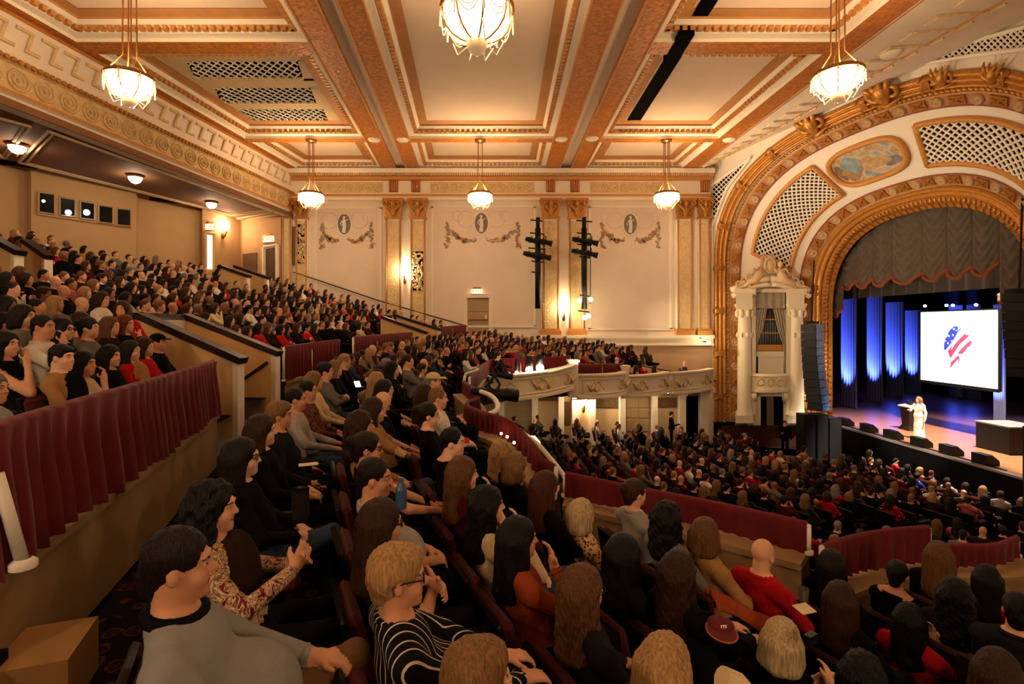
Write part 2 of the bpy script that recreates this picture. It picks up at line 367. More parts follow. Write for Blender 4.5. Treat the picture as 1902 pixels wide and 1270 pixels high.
# pilasters
blu=mat('capital_blue','#6A6258',.6,bump=.4,bscale=20)
def pilaster(x0,x1,ybot,vent=None,half=False):
    m1=MB(); rect(x0-2,x1+2,407,ybot,.18,mb=m1); p_=wobj('pilaster',m1,[ivory])
    m1=MB(); rect(x0+3,x1-3,412,ybot-8,.22,.17,mb=m1); obj('carved_shaft',m1,[relief],p_)
    m1=MB()
    for x in (x0,x1): m1.tube([(wx(x),D-.2,wz(409)),(wx(x),D-.2,wz(ybot-6))],.04,6)
    obj('gilded_edge',m1,[goldlt],p_,smooth=True)
    m1=MB(); xc=(x0+x1)/2; hw=(x1-x0)/2
    # capital: bell, abacus, volutes and leaves
    m1.prism([(wx(xc-hw),D-.2,wz(406)),(wx(xc+hw),D-.2,wz(406)),(wx(xc+hw+5),D-.3,wz(376)),(wx(xc-hw-5),D-.3,wz(376))],(0,.25,0))
    rect(xc-hw-6,xc+hw+6,371,376,.42,mb=m1); rect(xc-hw-3,xc+hw+3,404,408,.3,mb=m1)
    for s_ in (-1,1): m1.torus((wx(xc+s_*(hw+1)),D-.38,wz(380)),.1,.05,(1,0,0),(0,0,1),10,5); m1.tube([(wx(xc),D-.34,wz(404)),(wx(xc+s_*hw*.3),D-.36,wz(392)),(wx(xc+s_*hw),D-.38,wz(384))],[.07,.06,.04],6)
    m1.ball((wx(xc),D-.38,wz(381)),(.12,.08,.16),8,6); m1.ball((wx(xc),D-.36,wz(394)),(.09,.06,.3),8,6)
    cp=obj('capital',m1,[goldsm],p_,smooth=False)
    m1=MB()
    for s_ in (-1,1): m1.prism([(wx(xc+s_*3),D-.305,wz(400)),(wx(xc+s_*(hw-2)),D-.315,wz(390)),(wx(xc+s_*(hw-1)),D-.33,wz(386)),(wx(xc+s_*4),D-.33,wz(388))],(0,.02,0)); m1.prism([(wx(xc+s_*3),D-.34,wz(384)),(wx(xc+s_*(hw-4)),D-.35,wz(382)),(wx(xc+s_*3),D-.36,wz(377))],(0,.02,0))
    obj('blue_leaf_ground',m1,[blu],cp)
    if ybot<700 and ybot>600:
        m1=MB(); rect(x0-5,x1+5,ybot-8,ybot,.3,mb=m1); rect(x0-3,x1+3,ybot-12,ybot-8,.25,mb=m1); obj('pilaster_base',m1,[goldlt],p_)
    if vent:                                                  # pierced grille sunk in the shaft
        m1=MB(); rect(x0+3,x1-3,vent[0],vent[1],.235,.2,mb=m1); g_=obj('pierced_grille',m1,[dark],p_); m1=MB(); rnd=random.Random(int(x0))
        for k in range(90): 
            xx=rnd.uniform(x0+4,x1-4); yy=rnd.uniform(vent[0]+2,vent[1]-2); m1.ball((wx(xx),D-.24,wz(yy)),(rnd.uniform(.05,.1),.03,rnd.uniform(.05,.1)),6,3)
        obj('grille_leaf',m1,[relief],g_,kind='stuff',smooth=True)
    return p_
pilaster(528,542,640); pilaster(553,571,640,(418,490))
pilaster(719,745,640); pilaster(765,790,640,(468,540))
pilaster(1008,1036,622); pilaster(1057,1084,622); pilaster(1257,1282,622); pilaster(1297,1314,622)
# long dark slit vent beside the rear pilaster
wobj('slit_vent',rect(546,554,422,492,.21),[mat('vent_brown','#6B5038',.8)])
# framed wall panels, medallions, painted garlands
flow=[mat('garland_red','#C47A58',.8),mat('garland_green','#A8987A',.8),mat('garland_brown','#A8845E',.8),mat('garland_pale','#D8B48E',.8),mat('garland_slate','#9A9084',.8)]
medblue=mat('medallion_slate','#84786E',.7,var=.2,vscale=8)
def panel(x0,x1,y0,y1,mx,my,gx0,gx1,gy):
    m1=MB(); rect(x0,x1,y0,y1,.03,mb=m1); p_=wobj('wall_panel',m1,[mat('panel_plaster','#E6D4BE',.8,var=.05,vscale=1.2)])
    m1=MB(); b=2.2
    for (a,b_,c,d_) in ((x0-b,x1+b,y0-b,y0+b),(x0-b,x1+b,y1-b,y1+b),(x0-b,x0+b,y0,y1),(x1-b,x1+b,y0,y1)): rect(a,b_,c,d_,.07,mb=m1)
    obj('panel_moulding',m1,[ivory],p_)
    m1=MB(); m1.disc((wx(mx),D-.04,wz(my)),12*D/F,(1,0,0),(0,0,1),24,0,R2=19*D/F,th=.03,nrm=(0,-1,0)); md=obj('oval_medallion',m1,[medblue],p_)
    m1=MB(); m1.torus((wx(mx),D-.06,wz(my)),13.5*D/F,.05,(1,0,0),(0,0,1),28,6,R2=20.5*D/F); obj('oval_frame',m1,[ivory],md,smooth=True)
    m1=MB(); z=wz(my); x=wx(mx)                                  # draped figure in low relief
    m1.tube([(x-.02,D-.09,z-.44),(x+.02,D-.1,z-.1),(x-.01,D-.1,z+.16),(x,D-.1,z+.26)],[.11,.09,.1,.05],8); m1.ball((x,D-.11,z+.34),(.07,.05,.08),8,6)
    m1.tube([(x-.08,D-.1,z+.18),(x-.18,D-.1,z+.02),(x-.1,D-.1,z-.1)],.03,6); m1.tube([(x+.08,D-.1,z+.18),(x+.2,D-.1,z+.24)],.03,6)
    obj('relief_figure',m1,[ivory],md,smooth=True)
    rnd=random.Random(int(mx)); pts=[]
    for s_ in (-1,1):
        gx=gx0 if s_<0 else gx1; g=MB()
        for k in range(34):
            t=k/33; xx=gx+(mx-s_*(-9)-gx)*t; yy=gy+14*math.sin(t*2.0)*1.6 + 6*t*(1-t); r=rnd.uniform(.05,.11)*(.7+.7*math.sin(math.pi*min(1,t*1.2)))
            g.ball((wx(xx+rnd.uniform(-2.5,2.5)),D-.05,wz(yy+rnd.uniform(-3,3))),(r,.03,r*.8),6,3,rnd.randrange(5))
        for k in range(22):
            t=k/21; r=rnd.uniform(.045,.09); g.ball((wx(gx+rnd.uniform(-4,4)*(.4+t)),D-.05,wz(gy-10+46*t)),(r,.03,r),6,3,rnd.randrange(5))
        obj('floral_garland',g,flow,p_,smooth=True,kind='stuff')
    m1=MB()
    for s_ in (-1,1): m1.torus((wx(mx+s_*28),D-.035,wz(my-8)),.42,.025,(1,0,0),(0,0,1),18,4); m1.torus((wx(mx+s_*44),D-.035,wz(my-14)),.25,.022,(1,0,0),(0,0,1),14,4)
    obj('faint_scroll',m1,[cream],p_,smooth=True)
panel(587,707,386,622,640,417,599,690,425); panel(803,993,384,606,894,415,831,962,424); panel(1095,1246,384,611,1170,417,1118,1222,424)
# plinth course and dado
mb=MB(); rect(1000,1322,622,628,.35,mb=mb); rect(1000,1322,628,637,.2,mb=mb); rect(1000,1322,637,641,.3,mb=mb); wobj('plinth_course',mb,[ivory])
wobj('box_back_panel',rect(1000,1322,641,720,.04),[mat('rose_beige','#C2A07C',.8,var=.08,vscale=2)])
mb=MB()                                                     # sloping wall rail
mb.tube([at(545,505,25.8),at(700,557,25.8),at(868,606,25.8)],.03,6); mb.tube([at(912,618,25.8),at(1000,640,25.8),at(1330,707,25.8)],.03,6)
wobj('wall_handrail',mb,[wood],smooth=True)
# door in the far wall
drm=mat('door_tan','#B59A72',.6,var=.1,vscale=3)
dr=obj('door_1',rect(868,908,553,650,.05),[drm],kind='structure')
mb=MB(); rect(863,868,549,650,.14,mb=mb); rect(908,913,549,650,.14,mb=mb); rect(863,913,546,553,.16,mb=mb); obj('door_frame',mb,[ivory],dr)
for (a,b) in ((558,578),(583,603),(608,640)): obj('door_panel',rect(873,903,a,b,.08),[mat('door_tan_light','#A8916C',.6)],dr)
obj('door_push_bar',rect(870,906,592,594,.14,.05),[brass],dr)
obj('door_latch',rect(901,904,584,592,.11,.05),[whitep],dr)
# ------------------------------------------------------------ under-balcony wall on the orchestra level
wl=empty('wall_orchestra',(6,24.6,-5),kind='structure',ws=True); YU=24.6
def ux(x): return (x-CX)*YU/F
def uz(y): return (CY-y)*YU/F
def uobj(name,mb,m,parent=wl,**k):
    o=obj(name,mb,m,parent,**k); return o
def urect(x0,x1,y0,y1,d,mb=None,mi=0):
    mb=mb or MB(); mb.box(ux(x0),ux(x1),YU-d,YU+.1,uz(y1),uz(y0),mi); return mb
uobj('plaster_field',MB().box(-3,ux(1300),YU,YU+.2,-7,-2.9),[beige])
for (a,b) in ((925,936),(987,998),(1036,1046),(1061,1072),(1094,1104),(1149,1159),(1208,1218),(1258,1270),(1297,1312)): 
    p_=uobj('square_post',urect(a,b,722,830,.3),[ivory]); obj('post_capital',urect(a-2,b+2,728,734,.36),[ivory],p_)
darkrel=mat('dark_carved_panel','#6E5636',.7,bump=.9,bscale=10,var=.4,vscale=9)
for (a,b,c,d_) in ((1000,1034,727,744),(1048,1059,746,790),(1106,1147,738,757),(1220,1256,738,756)): uobj('carved_transom',urect(a,b,c,d_,.06),[darkrel])
for k,(a,b) in enumerate(((940,984),(1161,1206))):
    d2=uobj('double_door',urect(a,b,735,830,.05),[drm]); m=(a+b)/2
    for x in (a+2,m+2):
        for (c,d_) in ((738,756),(760,775),(779,800)): obj('door_panel',urect(x,x+(b-a)/2-4,c,d_,.09),[mat('door_tan_light','#A8916C',.6)],d2)
uobj('dark_doorway',urect(1272,1296,735,830,.03),[dark])
mb=MB(); mb.box(-3,ux(1322),YU-.4,YU+.1,uz(727),uz(719)); uobj('under_balcony_cornice',mb,[ivory])
# ============================================================ REAR WALL + BOOTH
wr=empty('wall_rear',(-14,20,2),kind='structure',ws=True)
def robj(name,mb,m,parent=wr,**k):
    o=obj(name,mb,m,parent,**k); return o
pl=[onz(-300,235,5.5),onz(47,318,5.5),onz(58,316,5.5),onz(253,358,5.5),onz(257,368,5.5),onz(372,392,5.5),onz(376,388,5.5),onz(447,410,5.5),onz(450,408,5.5),onz(522,403,5.5)]
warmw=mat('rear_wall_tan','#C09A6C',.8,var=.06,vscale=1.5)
pl2=[(-18.5,6)]+[(p[0],p[1]) for p in pl]
mb=MB()
for i in range(len(pl2)-1): mb.quad([(*pl2[i],-3),(*pl2[i+1],-3),(*pl2[i+1],5.6),(*pl2[i],5.6)])
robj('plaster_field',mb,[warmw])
b0=np.array(pl[2]); b1=np.array(pl[3]); bt=(b1-b0); bl=np.linalg.norm(bt[:2]); bt/=bl; bn=np.array([bt[1],-bt[0],0])
if np.dot(bn,-b0)<0: bn=-bn
def raypl(x,y):                                              # pixel ray onto the booth face
    d_=np.array([(x-CX)/F,1,(CY-y)/F]); t=np.dot(b0,bn)/np.dot(d_,bn); return d_*t
bfm=mat('booth_panel','#B8936A',.7)
Q=[raypl(68,356),raypl(244,391),raypl(243,424),raypl(68,399)]
mb=MB(); mb.prism([q+bn*.0 for q in Q],bn*.06); bf=robj('booth_window_surround',mb,[bfm])
pane=mat('booth_glass','#030406',.35,spec=.08)
for k,(x0,x1,y0,y1,y2,y3) in enumerate(((70,100,357,361,399,394),(109,138,366,371,403,400),(147,174,373,378,409,406),(181,208,381,385,416,413),(215,241,387,390,421,418))):
    w_=obj('window_%d'%(k+1),MB().prism([raypl(x0,y0)+bn*.065,raypl(x1,y1)+bn*.065,raypl(x1,y2)+bn*.065,raypl(x0,y3)+bn*.065],bn*.02),[pane],kind='structure')
    mb=MB(); Qs=[raypl(x0,y0)+bn*.08,raypl(x1,y1)+bn*.08,raypl(x1,y2)+bn*.08,raypl(x0,y3)+bn*.08]
    for i in range(4): mb.tube([Qs[i],Qs[(i+1)%4]],.035,4)
    obj('window_frame',mb,[bfm],w_)
for (x,y,r,c) in ((124,395,.1,'#BFD0FF'),(158,395,.11,'#AFC4FF'),(78,374,.05,'#FFC890')):   # lit spotlights behind the glass
    p=raypl(x,y)+bn*.11; mb=MB(); mb.ball(tuple(p),r,10,6); o=obj('booth_spotlight',mb,[mat('booth_lamp'+c,'#FFFFFF',.4,emit=7,ecol=c)],smooth=True,label={124:'bluish lit spotlight in second booth window from left',158:'bluish lit spotlight in the middle booth window',78:'small amber lamp in leftmost booth window'}[x],cat='spotlight')
def rp(x,y,i):                                               # pixel ray onto rear wall segment i
    a=np.array(pl[i]);b=np.array(pl[i+1]); t=(b-a); n=np.array([t[1],-t[0],0]); n/=np.linalg.norm(n[:2]); 
    if np.dot(n,-a)<0: n=-n
    d_=np.array([(x-CX)/F,1,(CY-y)/F]); s=np.dot(a,n)/np.dot(d_,n); return d_*s+n*.03, n
# lit doorway, door, dark panel
p0,n0=rp(379,432,6); p1,_=rp(394,434,6); p2,_=rp(394,500,6); p3,_=rp(379,498,6)
lt=obj('door_2',MB().prism([p0,p1,p2,p3],n0*.02),[mat('lit_doorway','#FFF0D0',.6,emit=2.2,ecol='#FFE8BE')],kind='structure')
mb=MB()
for a,b in ((p3,p0),(p0,p1),(p1,p2)): mb.tube([a+n0*.04,b+n0*.04],.09,4)
obj('door_frame',mb,[warmw],lt)
p0,n0=rp(492,460,8); p1,_=rp(517,456,8); p2,_=rp(517,520,8); p3,_=rp(492,520,8)
d3=obj('door_3',MB().prism([p0,p1,p2,p3],n0*.03),[mat('door_brown','#5A4028',.6)],kind='structure'); mb=MB()
for a,b in ((p3,p0),(p0,p1),(p1,p2)): mb.tube([a+n0*.05,b+n0*.05],.1,4)
obj('door_frame',mb,[ivory],d3)
p0,n0=rp(452,472,8); p1,_=rp(478,469,8); p2,_=rp(478,520,8); p3,_=rp(452,520,8)
robj('brown_access_panel',MB().prism([p0,p1,p2,p3],n0*.03),[mat('panel_brown','#6E5238',.7)])
# enclosing walls out of frame
obj('wall_near',MB().box(-18,26,-3.4,-3,-8,9),[cream],kind='structure')
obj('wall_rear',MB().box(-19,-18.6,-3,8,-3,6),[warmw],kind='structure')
# ============================================================ PROSCENIUM
pro=empty('wall_proscenium',(14,20,-4.8),kind='structure',ws=True)
def sup(c,a,zs,b,n,ph):            # superellipse point (Y,z), ph from 0 (left foot) to pi
    cc,ss=math.cos(ph),math.sin(ph)
    return c+a*math.copysign(abs(cc)**(2/n),cc), zs+b*abs(ss)**(2/n)
ZF=-4.85
def Ocur(u):
    if u<.25: Yy,z=19.1+6.9,ZF+(2.9-ZF)*u/.25
    elif u>.75: Yy,z=19.1-6.9,ZF+(2.9-ZF)*(1-u)/.25
    else: Yy,z=sup(19.1,6.9,2.9,5.3,2.5,math.pi*(u-.25)/.5)
    return np.array([11.5+.25*(26-Yy),Yy,z])
def Icur(u):
    if u<.25: Yy,z=20.5+4.7,ZF+(.6-ZF)*u/.25
    elif u>.75: Yy,z=20.5-4.7,ZF+(.6-ZF)*(1-u)/.25
    else: Yy,z=sup(20.5,4.7,.6,3.95,2.4,math.pi*(u-.25)/.5)
    return np.array([17.0,Yy,z])
def S(u,s,h=0):
    p=Ocur(u)*(1-s)+Icur(u)*s
    if h:
        e=.002; a=(Ocur(min(1,u+e))*(1-s)+Icur(min(1,u+e))*s)-(Ocur(max(0,u-e))*(1-s)+Icur(max(0,u-e))*s); b=Icur(u)-Ocur(u)
        n=np.cross(a,b); n/=np.linalg.norm(n)
        c=np.array([9,19.5,0])-p
        if np.dot(n,c)<0: n=-n
        p=p+n*h
    return p
US=np.concatenate([np.linspace(0,.25,14)[:-1],.25+.5*(np.linspace(0,1,97)),np.linspace(.75,1,14)[1:]])
def pband(name,s0,s1,hf,m,ns=6,smooth=True,u0=0,u1=1,parent=pro):
    U=[u for u in US if u0<=u<=u1] or [u0,u1]; U=([u0] if U[0]>u0+1e-6 else [])+U+([u1] if U[-1]<u1-1e-6 else [])
    mb=MB(); mb.grid([[S(u,s,hf((s-s0)/(s1-s0))) for s in np.linspace(s0,s1,ns)] for u in U]); return obj(name,mb,[m],pro if parent is None else parent,smooth=smooth)
pband('splay_plaster',0,1,lambda t:0,ivory,10)
g1=pband('gilded_reeded_moulding',0,.105,lambda t:.06+.14*abs(math.sin(math.pi*3*t))**.6,goldsm,22)
pband('gilded_inner_moulding',.82,.9,lambda t:.05+.12*abs(math.sin(math.pi*2*t))**.6,goldsm,14)
pband('gilded_leaf_moulding',.9,.955,lambda t:.05+.1*math.sin(math.pi*t),goldfine,8)
pband('fret_moulding',.955,1.0,lambda t:.03,goldfine,3)
b1=pband('rose_band',.145,.225,lambda t:.03,pinkb,3); b2=pband('rose_band',.725,.81,lambda t:.03,pinkb,3)
for s0,s1 in ((.14,.15),(.222,.232),(.72,.73),(.805,.815)): pband('band_edge',s0,s1,lambda t:.05,redpl if s0 in (.222,.72) else goldlt,3)
def arclen(s,u0=0,u1=1,n=600):
    U=np.linspace(u0,u1,n); P=np.array([S(u,s) for u in U]); L=np.concatenate([[0],np.cumsum(np.linalg.norm(np.diff(P,axis=0),axis=1))]); return U,L
def frame(u,s):
    e=.003; a=S(u+e,s)-S(u-e,s); a/=np.linalg.norm(a); b=S(u,s+e)-S(u,s-e); b-=a*np.dot(a,b); b/=np.linalg.norm(b); n=S(u,s,.1)-S(u,s); n/=np.linalg.norm(n); return a,b,n
for s,r in ((.122,.1),(.86,.07)):                                     # twisted rope of beads
    U,L=arclen(s,.0,.93); mb=MB()
    for l in np.arange(.1,L[-1],r*1.7):
        u=np.interp(l,L,U); a,b,n=frame(min(max(u,.004),.996),s); p=S(u,s,.06); d=(a+b*.8); d/=np.linalg.norm(d)
        mb.tube([p-d*r,p,p+d*r],[.02,r*.75,.02],5,caps=False)
    obj('rope_moulding',mb,[goldsm],pro,kind='stuff',smooth=True)
for s,nm in ((.928,'acanthus_leaf_course'),(.977,'fret_block_course')):
    U,L=arclen(s,.0,.93); mb=MB()
    for l in np.arange(.1,L[-1],.2 if s<.95 else .3):
        u=np.interp(l,L,U); a,b,n=frame(min(max(u,.004),.996),s); p=S(u,s,.13 if s<.95 else .03)
        if s<.95: mb.tube([p-b*.11,p+n*.04,p+b*.11],[.03,.085,.02],5,caps=False)
        else: mb.obox(p-a*.09-b*.09,a*.18,b*.18,n*.06)
    obj(nm,mb,[goldsm],pro,kind='stuff',smooth=s<.95)
medm=MB(); medm.lathe([(.0,.07),(.05,.08),(.09,.04),(.13,.05),(.17,.03),(.2,.07),(.23,.07),(.25,.02),(.25,0)],n=18); medme=medm.mesh('medallion',[medal],True)
pnm=MB(); pnm.box(-.5,.5,-.5,.5,0,.07); pnm.tube([(-.36,-.3,.08),(0,0,.1),(.36,.3,.08)],.07,6); pnm.tube([(-.36,.3,.08),(0,0,.1),(.36,-.3,.08)],.07,6); pnm.ball((0,0,.09),(.15,.15,.06),8,4); pnme=pnm.mesh('carved_panel',[goldfine])
for bb,s,r,L0,u1 in ((b1,.186,.26,1.22,.93),(b2,.767,.21,1.02,.9)):       # medallions and carved panels in the rose bands
    U,L=arclen(s,0,u1); k=0
    for l in np.arange(.35,L[-1],L0/2):
        u=np.interp(l,L,U); a,b,n=frame(min(max(u,.004),.996),s); p=S(u,s,.04); M=Matrix([[*a,0],[*b,0],[*n,0],[0,0,0,1]]).transposed()
        wdt=np.linalg.norm(S(u,.225)-S(u,.145)) if bb is b1 else np.linalg.norm(S(u,.81)-S(u,.725))
        if k%2==0: o=link('medallion',medme,bb); sc=wdt*.42/.25; M=M@Matrix.Diagonal((sc,sc,1.2,1))
        else: o=link('carved_panel',pnme,bb); M=M@Matrix.Diagonal((L0*.42,wdt*.72,.8,1))
        M.translation=Vector(p); o.matrix_local=M; k+=1
# ribbon ties and scroll cartouches on the gilded arch
U,L=arclen(.05,0,.92)
tie=MB()
for k in range(5): tie.tube([( -.16+.08*k,-.42,.05),(-.16+.08*k,-.2,.24),(-.16+.08*k,.2,.24),(-.16+.08*k,.42,.05)],.05,5)
for s_ in (-1,1): tie.ball((.28*s_,.3,.2),(.14,.12,.1),7,4); tie.ball((.28*s_,-.3,.2),(.14,.12,.1),7,4)
tieme=tie.mesh('ribbon_tie',[goldfine],True)
for l in np.arange(1.3,L[-1],2.15):
    u=np.interp(l,L,U); a,b,n=frame(u,.05); M=Matrix([[*a,0],[*b,0],[*n,0],[0,0,0,1]]).transposed(); M=M@Matrix.Diagonal((.6,.72,.75,1)); M.translation=Vector(S(u,.05,.02)); o=link('ribbon_tie',tieme,g1); o.matrix_local=M
def uof(x,y,s):
    if 0: pass
    best=min(((pix(S(u,s))[0]-x)**2+(pix(S(u,s))[1]-y)**2,u) for u in np.linspace(.02,.9,500)); return best[1]
car=MB(); car.torus((-.3,-.15,.2),.28,.11,(1,0,0),(0,1,0),14,6); car.torus((.35,-.1,.2),.22,.09,(1,0,0),(0,1,0),14,6); car.ball((0,-.1,.25),(.3,.5,.2),10,6)
for a_ in (-.5,-.2,.15,.5): car.tube([(a_*.5,-.1,.25),(a_*.9,-.55,.3),(a_*1.1,-.75,.15)],[.13,.1,.03],6)
car.tube([(-.55,.3,.15),(0,.45,.25),(.6,.3,.15)],[.06,.12,.05],6); carme=car.mesh('scroll_cartouche',[goldsm],True)
for (x,y) in ((1512,226),(1648,160),(1760,140),(1855,140)):
    u=uof(x,y,.04); a,b,n=frame(u,.04); M=Matrix([[*a,0],[*b,0],[*n,0],[0,0,0,1]]).transposed()@Matrix.Diagonal((.85,.85,.85,1)) if x<1700 else Matrix([[*a,0],[*b,0],[*n,0],[0,0,0,1]]).transposed()@Matrix.Diagonal((.5,.55,.6,1)); M.translation=Vector(S(u,.03,.08)); o=link('scroll_cartouche',carme,g1); o.matrix_local=M
# lattice grilles and mural in the splay
uA=uof(1428,486,.475); uB=uof(1553,335,.475); uC=uof(1545,322,.475); uD=uof(1688,262,.475); uE=uof(1690,255,.475)
grille_shade=mat('grille_shadow','#1C110A',.9)  # dark sheet colour stands in for the unlit recess behind the lattice
def lattice(u0,u1,s0,s1,name):
    p_=pband(name,s0,s1,lambda t:.02,grille_shade,3,False,u0,u1)
    U,L=arclen(.475,u0,u1); wd_=np.linalg.norm(S((u0+u1)/2,s1)-S((u0+u1)/2,s0)); mb=MB(); pitch=.27
    for l0 in np.arange(-wd_*1.3,L[-1]+wd_*1.3,pitch):
        for sg in (1,-1):
            pts=[]
            for t in np.linspace(0,1,13):
                l=l0+sg*(t-.5)*wd_*1.05
                if 0<=l<=L[-1]: u=np.interp(l,L,U); pts.append(S(u,s0+t*(s1-s0),.07))
            if len(pts)>2: mb.tube(pts,.04,4,caps=False)
    obj('lattice_bars',mb,[ivory],p_,kind='stuff',smooth=True)
    mb=MB(); n=24
    fr=[S(u,s0,.08) for u in np.linspace(u0,u1,n)]+[S(u1,s,.08) for s in np.linspace(s0,s1,6)]+[S(u,s1,.08) for u in np.linspace(u1,u0,n)]+[S(u0,s,.08) for s in np.linspace(s1,s0,6)]
    mb.tube(fr,.1,6,closed=True); obj('gilded_frame',mb,[goldlt],p_,smooth=True)
lattice(uA,uB-.008,.315,.635,'lattice_grille'); lattice(uE+.010,.675,.315,.635,'lattice_grille')
mural=bpy.data.materials.new('painted_clouds'); mural.use_nodes=True; nt=mural.node_tree; N=nt.nodes; Lk=nt.links; bs=N['Principled BSDF']; bs.inputs['Roughness'].default_value=.8
tc=N.new('ShaderNodeTexCoord'); nz=N.new('ShaderNodeTexNoise'); nz.inputs['Scale'].default_value=1.1; nz.inputs['Detail'].default_value=6; nz.inputs['Distortion'].default_value=1.2; rp_=N.new('ShaderNodeValToRGB'); Lk.new(tc.outputs['Object'],nz.inputs['Vector']); Lk.new(nz.outputs['Fac'],rp_.inputs[0]); Lk.new(rp_.outputs[0],bs.inputs['Base Color'])
el=rp_.color_ramp.elements; el[0].position=.3; el[0].color=lin('#6F6A6C'); el[1].position=.75; el[1].color=lin('#D8C39A')
for pos,c in ((.42,'#8FA0A0'),(.5,'#C9B08C'),(.58,'#A8805C'),(.66,'#D9B98A')): e=el.new(pos); e.color=lin(c)
um=(uC+uD)/2; uh=(uD-uC)/2-.004
def mur(a,r,h): return S(um+uh*r*math.copysign(abs(math.cos(a))**.75,math.cos(a)),.475+.15*r*math.copysign(abs(math.sin(a))**.75,math.sin(a)),h)
mb=MB(); mb.grid([[mur(a,r,.05) for a in np.linspace(0,2*math.pi,41)] for r in (0.01,.35,.7,1)]); mu=obj('painted_mural',mb,[mural],pro)
mb=MB(); mb.tube([mur(a,1.02,.08) for a in np.linspace(0,2*math.pi,48)[:-1]],.11,6,closed=True); obj('mural_frame',mb,[goldlt],mu,smooth=True)
for (a0,r0,w,h,c,nm) in ((3.6,.35,.3,.42,'#8FA6A8','painted_blue_drapery'),(2.6,.5,.34,.4,'#B08A62','painted_figure'),(.6,.3,.3,.36,'#C9A478','painted_figure'),(3.1,.75,.16,.4,'#8A6A4C','painted_cloud'),(.5,.72,.22,.3,'#8C8488','painted_cloud'),(4.6,.55,.4,.2,'#C7B48E','painted_cloud')):
    cx_,cy_=r0*math.cos(a0),r0*math.sin(a0); g_=[]
    for q_ in (0.02,.55,1):
        row_=[]
        for b_ in np.linspace(0,2*math.pi,15):
            kx=cx_+w*q_*math.cos(b_)*(1+.25*math.sin(3*b_+a0)); ky=cy_+h*q_*math.sin(b_)*(1+.25*math.cos(2*b_+a0)); kx=max(-.93,min(.93,kx)); ky=max(-.85,min(.85,ky)); row_.append(S(um+uh*kx,.475+.15*ky,.055+.004*len(nm)/10))
        g_.append(row_)
    obj(nm,MB().grid(g_),[mat('mural'+c,c,.8,var=.35,vscale=3.5)],mu)
# spandrel wall above the arch, cove up to it, pierced spandrel grille
def plane_X(Y): return 11.5+.25*(26-Y)
mb=MB(); Uarch=np.linspace(.0,1,90); top=9.0
mb.grid([[Ocur(u)+[.02,0,0],np.array([plane_X(Ocur(u)[1]),Ocur(u)[1],max(top,Ocur(u)[2]+.3)])+[.02,0,0]] for u in Uarch]); obj('spandrel_plaster',mb,[cream],pro)
mb=MB(); mb.grid([[(XR,Y,ZC),((XR+plane_X(Y))/2,Y,ZC+.12),(plane_X(Y)+.1,Y,ZC+.45)] for Y in np.linspace(26.1,4,24)]); obj('ceiling_cove',mb,[cream],pro)
cv_=obj('cove_fillet',MB().tube([((XR+plane_X(Y))/2-.02,Y,ZC+.12) for Y in np.linspace(26,8,10)],.03,5),[goldlt],pro)
def kp(Y,t): a_=np.array([(XR*(1-t)+plane_X(Y)*t),Y,ZC+.12*2*t if t<.5 else ZC+.12+.33*2*(t-.5)]); return a_+[-.03,0,-.03]
for Y in np.arange(25.4,10,-.75):
    m1=MB()
    for (ya,ta,yb_,tb) in ((0,.25,.4,.25),(.4,.25,.4,.55),(.4,.55,.75,.55)):
        a_=kp(Y-ya,ta); b_=kp(Y-yb_,tb); m1.tube([a_,b_],.045,4)
    obj('key_bar',m1,[relief],cv_)
obj('proscenium_return',MB().box(plane_X(26),17.2,26.0,26.3,-6,9),[cream],pro)
mb=MB(); mb.quad([(plane_X(12.2),12.2,-6),(plane_X(12.2),12.2,9),(plane_X(12.2)+2,-3,9),(plane_X(12.2)+2,-3,-6)]); obj('near_splay',mb,[cream],pro)
def onspan(x,y,off=.05):
    d=np.array([(x-CX)/F,1,(CY-y)/F]); n=np.array([1,.25,0]); t=(11.5+.25*26)/np.dot(d,n); p=d*t; nn=-n/np.linalg.norm(n); return p+nn*off
from_poly=lambda x,y,poly: sum(((poly[i][1]>y)!=(poly[i-1][1]>y)) and (x<(poly[i-1][0]-poly[i][0])*(y-poly[i][1])/(poly[i-1][1]-poly[i][1])+poly[i][0]) for i in range(len(poly)))%2==1
def pierced(poly,name,st=9):
    mb=MB(); mb.quad([onspan(x,y,.03) for x,y in poly]); g=obj(name,mb,[grille_shade],pro); mb=MB()
    x0,x1=min(p[0] for p in poly),max(p[0] for p in poly); y0,y1=min(p[1] for p in poly),max(p[1] for p in poly)
    for c in np.arange(-300,600,st):
        for sg in (1,-1):
            seg=[]
            for t in np.arange(0,1.001,.01):
                x=x0+(x1-x0)*t; y=y0+c+sg*(x-x0)
                if from_poly(x,y,poly): seg.append(onspan(x,y,.07))
            if len(seg)>2: mb.tube([seg[0],seg[-1]],.024,4)
    obj('lattice_bars',mb,[ivory],g,kind='stuff'); mb=MB(); mb.tube([onspan(x,y,.08) for x,y in poly],.07,5,closed=True); obj('grille_frame',mb,[ivory],g)
pierced([(1324,345),(1398,292),(1352,350),(1326,420)],'spandrel_grille')
pierced([(1725,118),(1800,80),(1902,52),(1960,40),(1960,95),(1902,92),(1820,102)],'spandrel_grille',12)
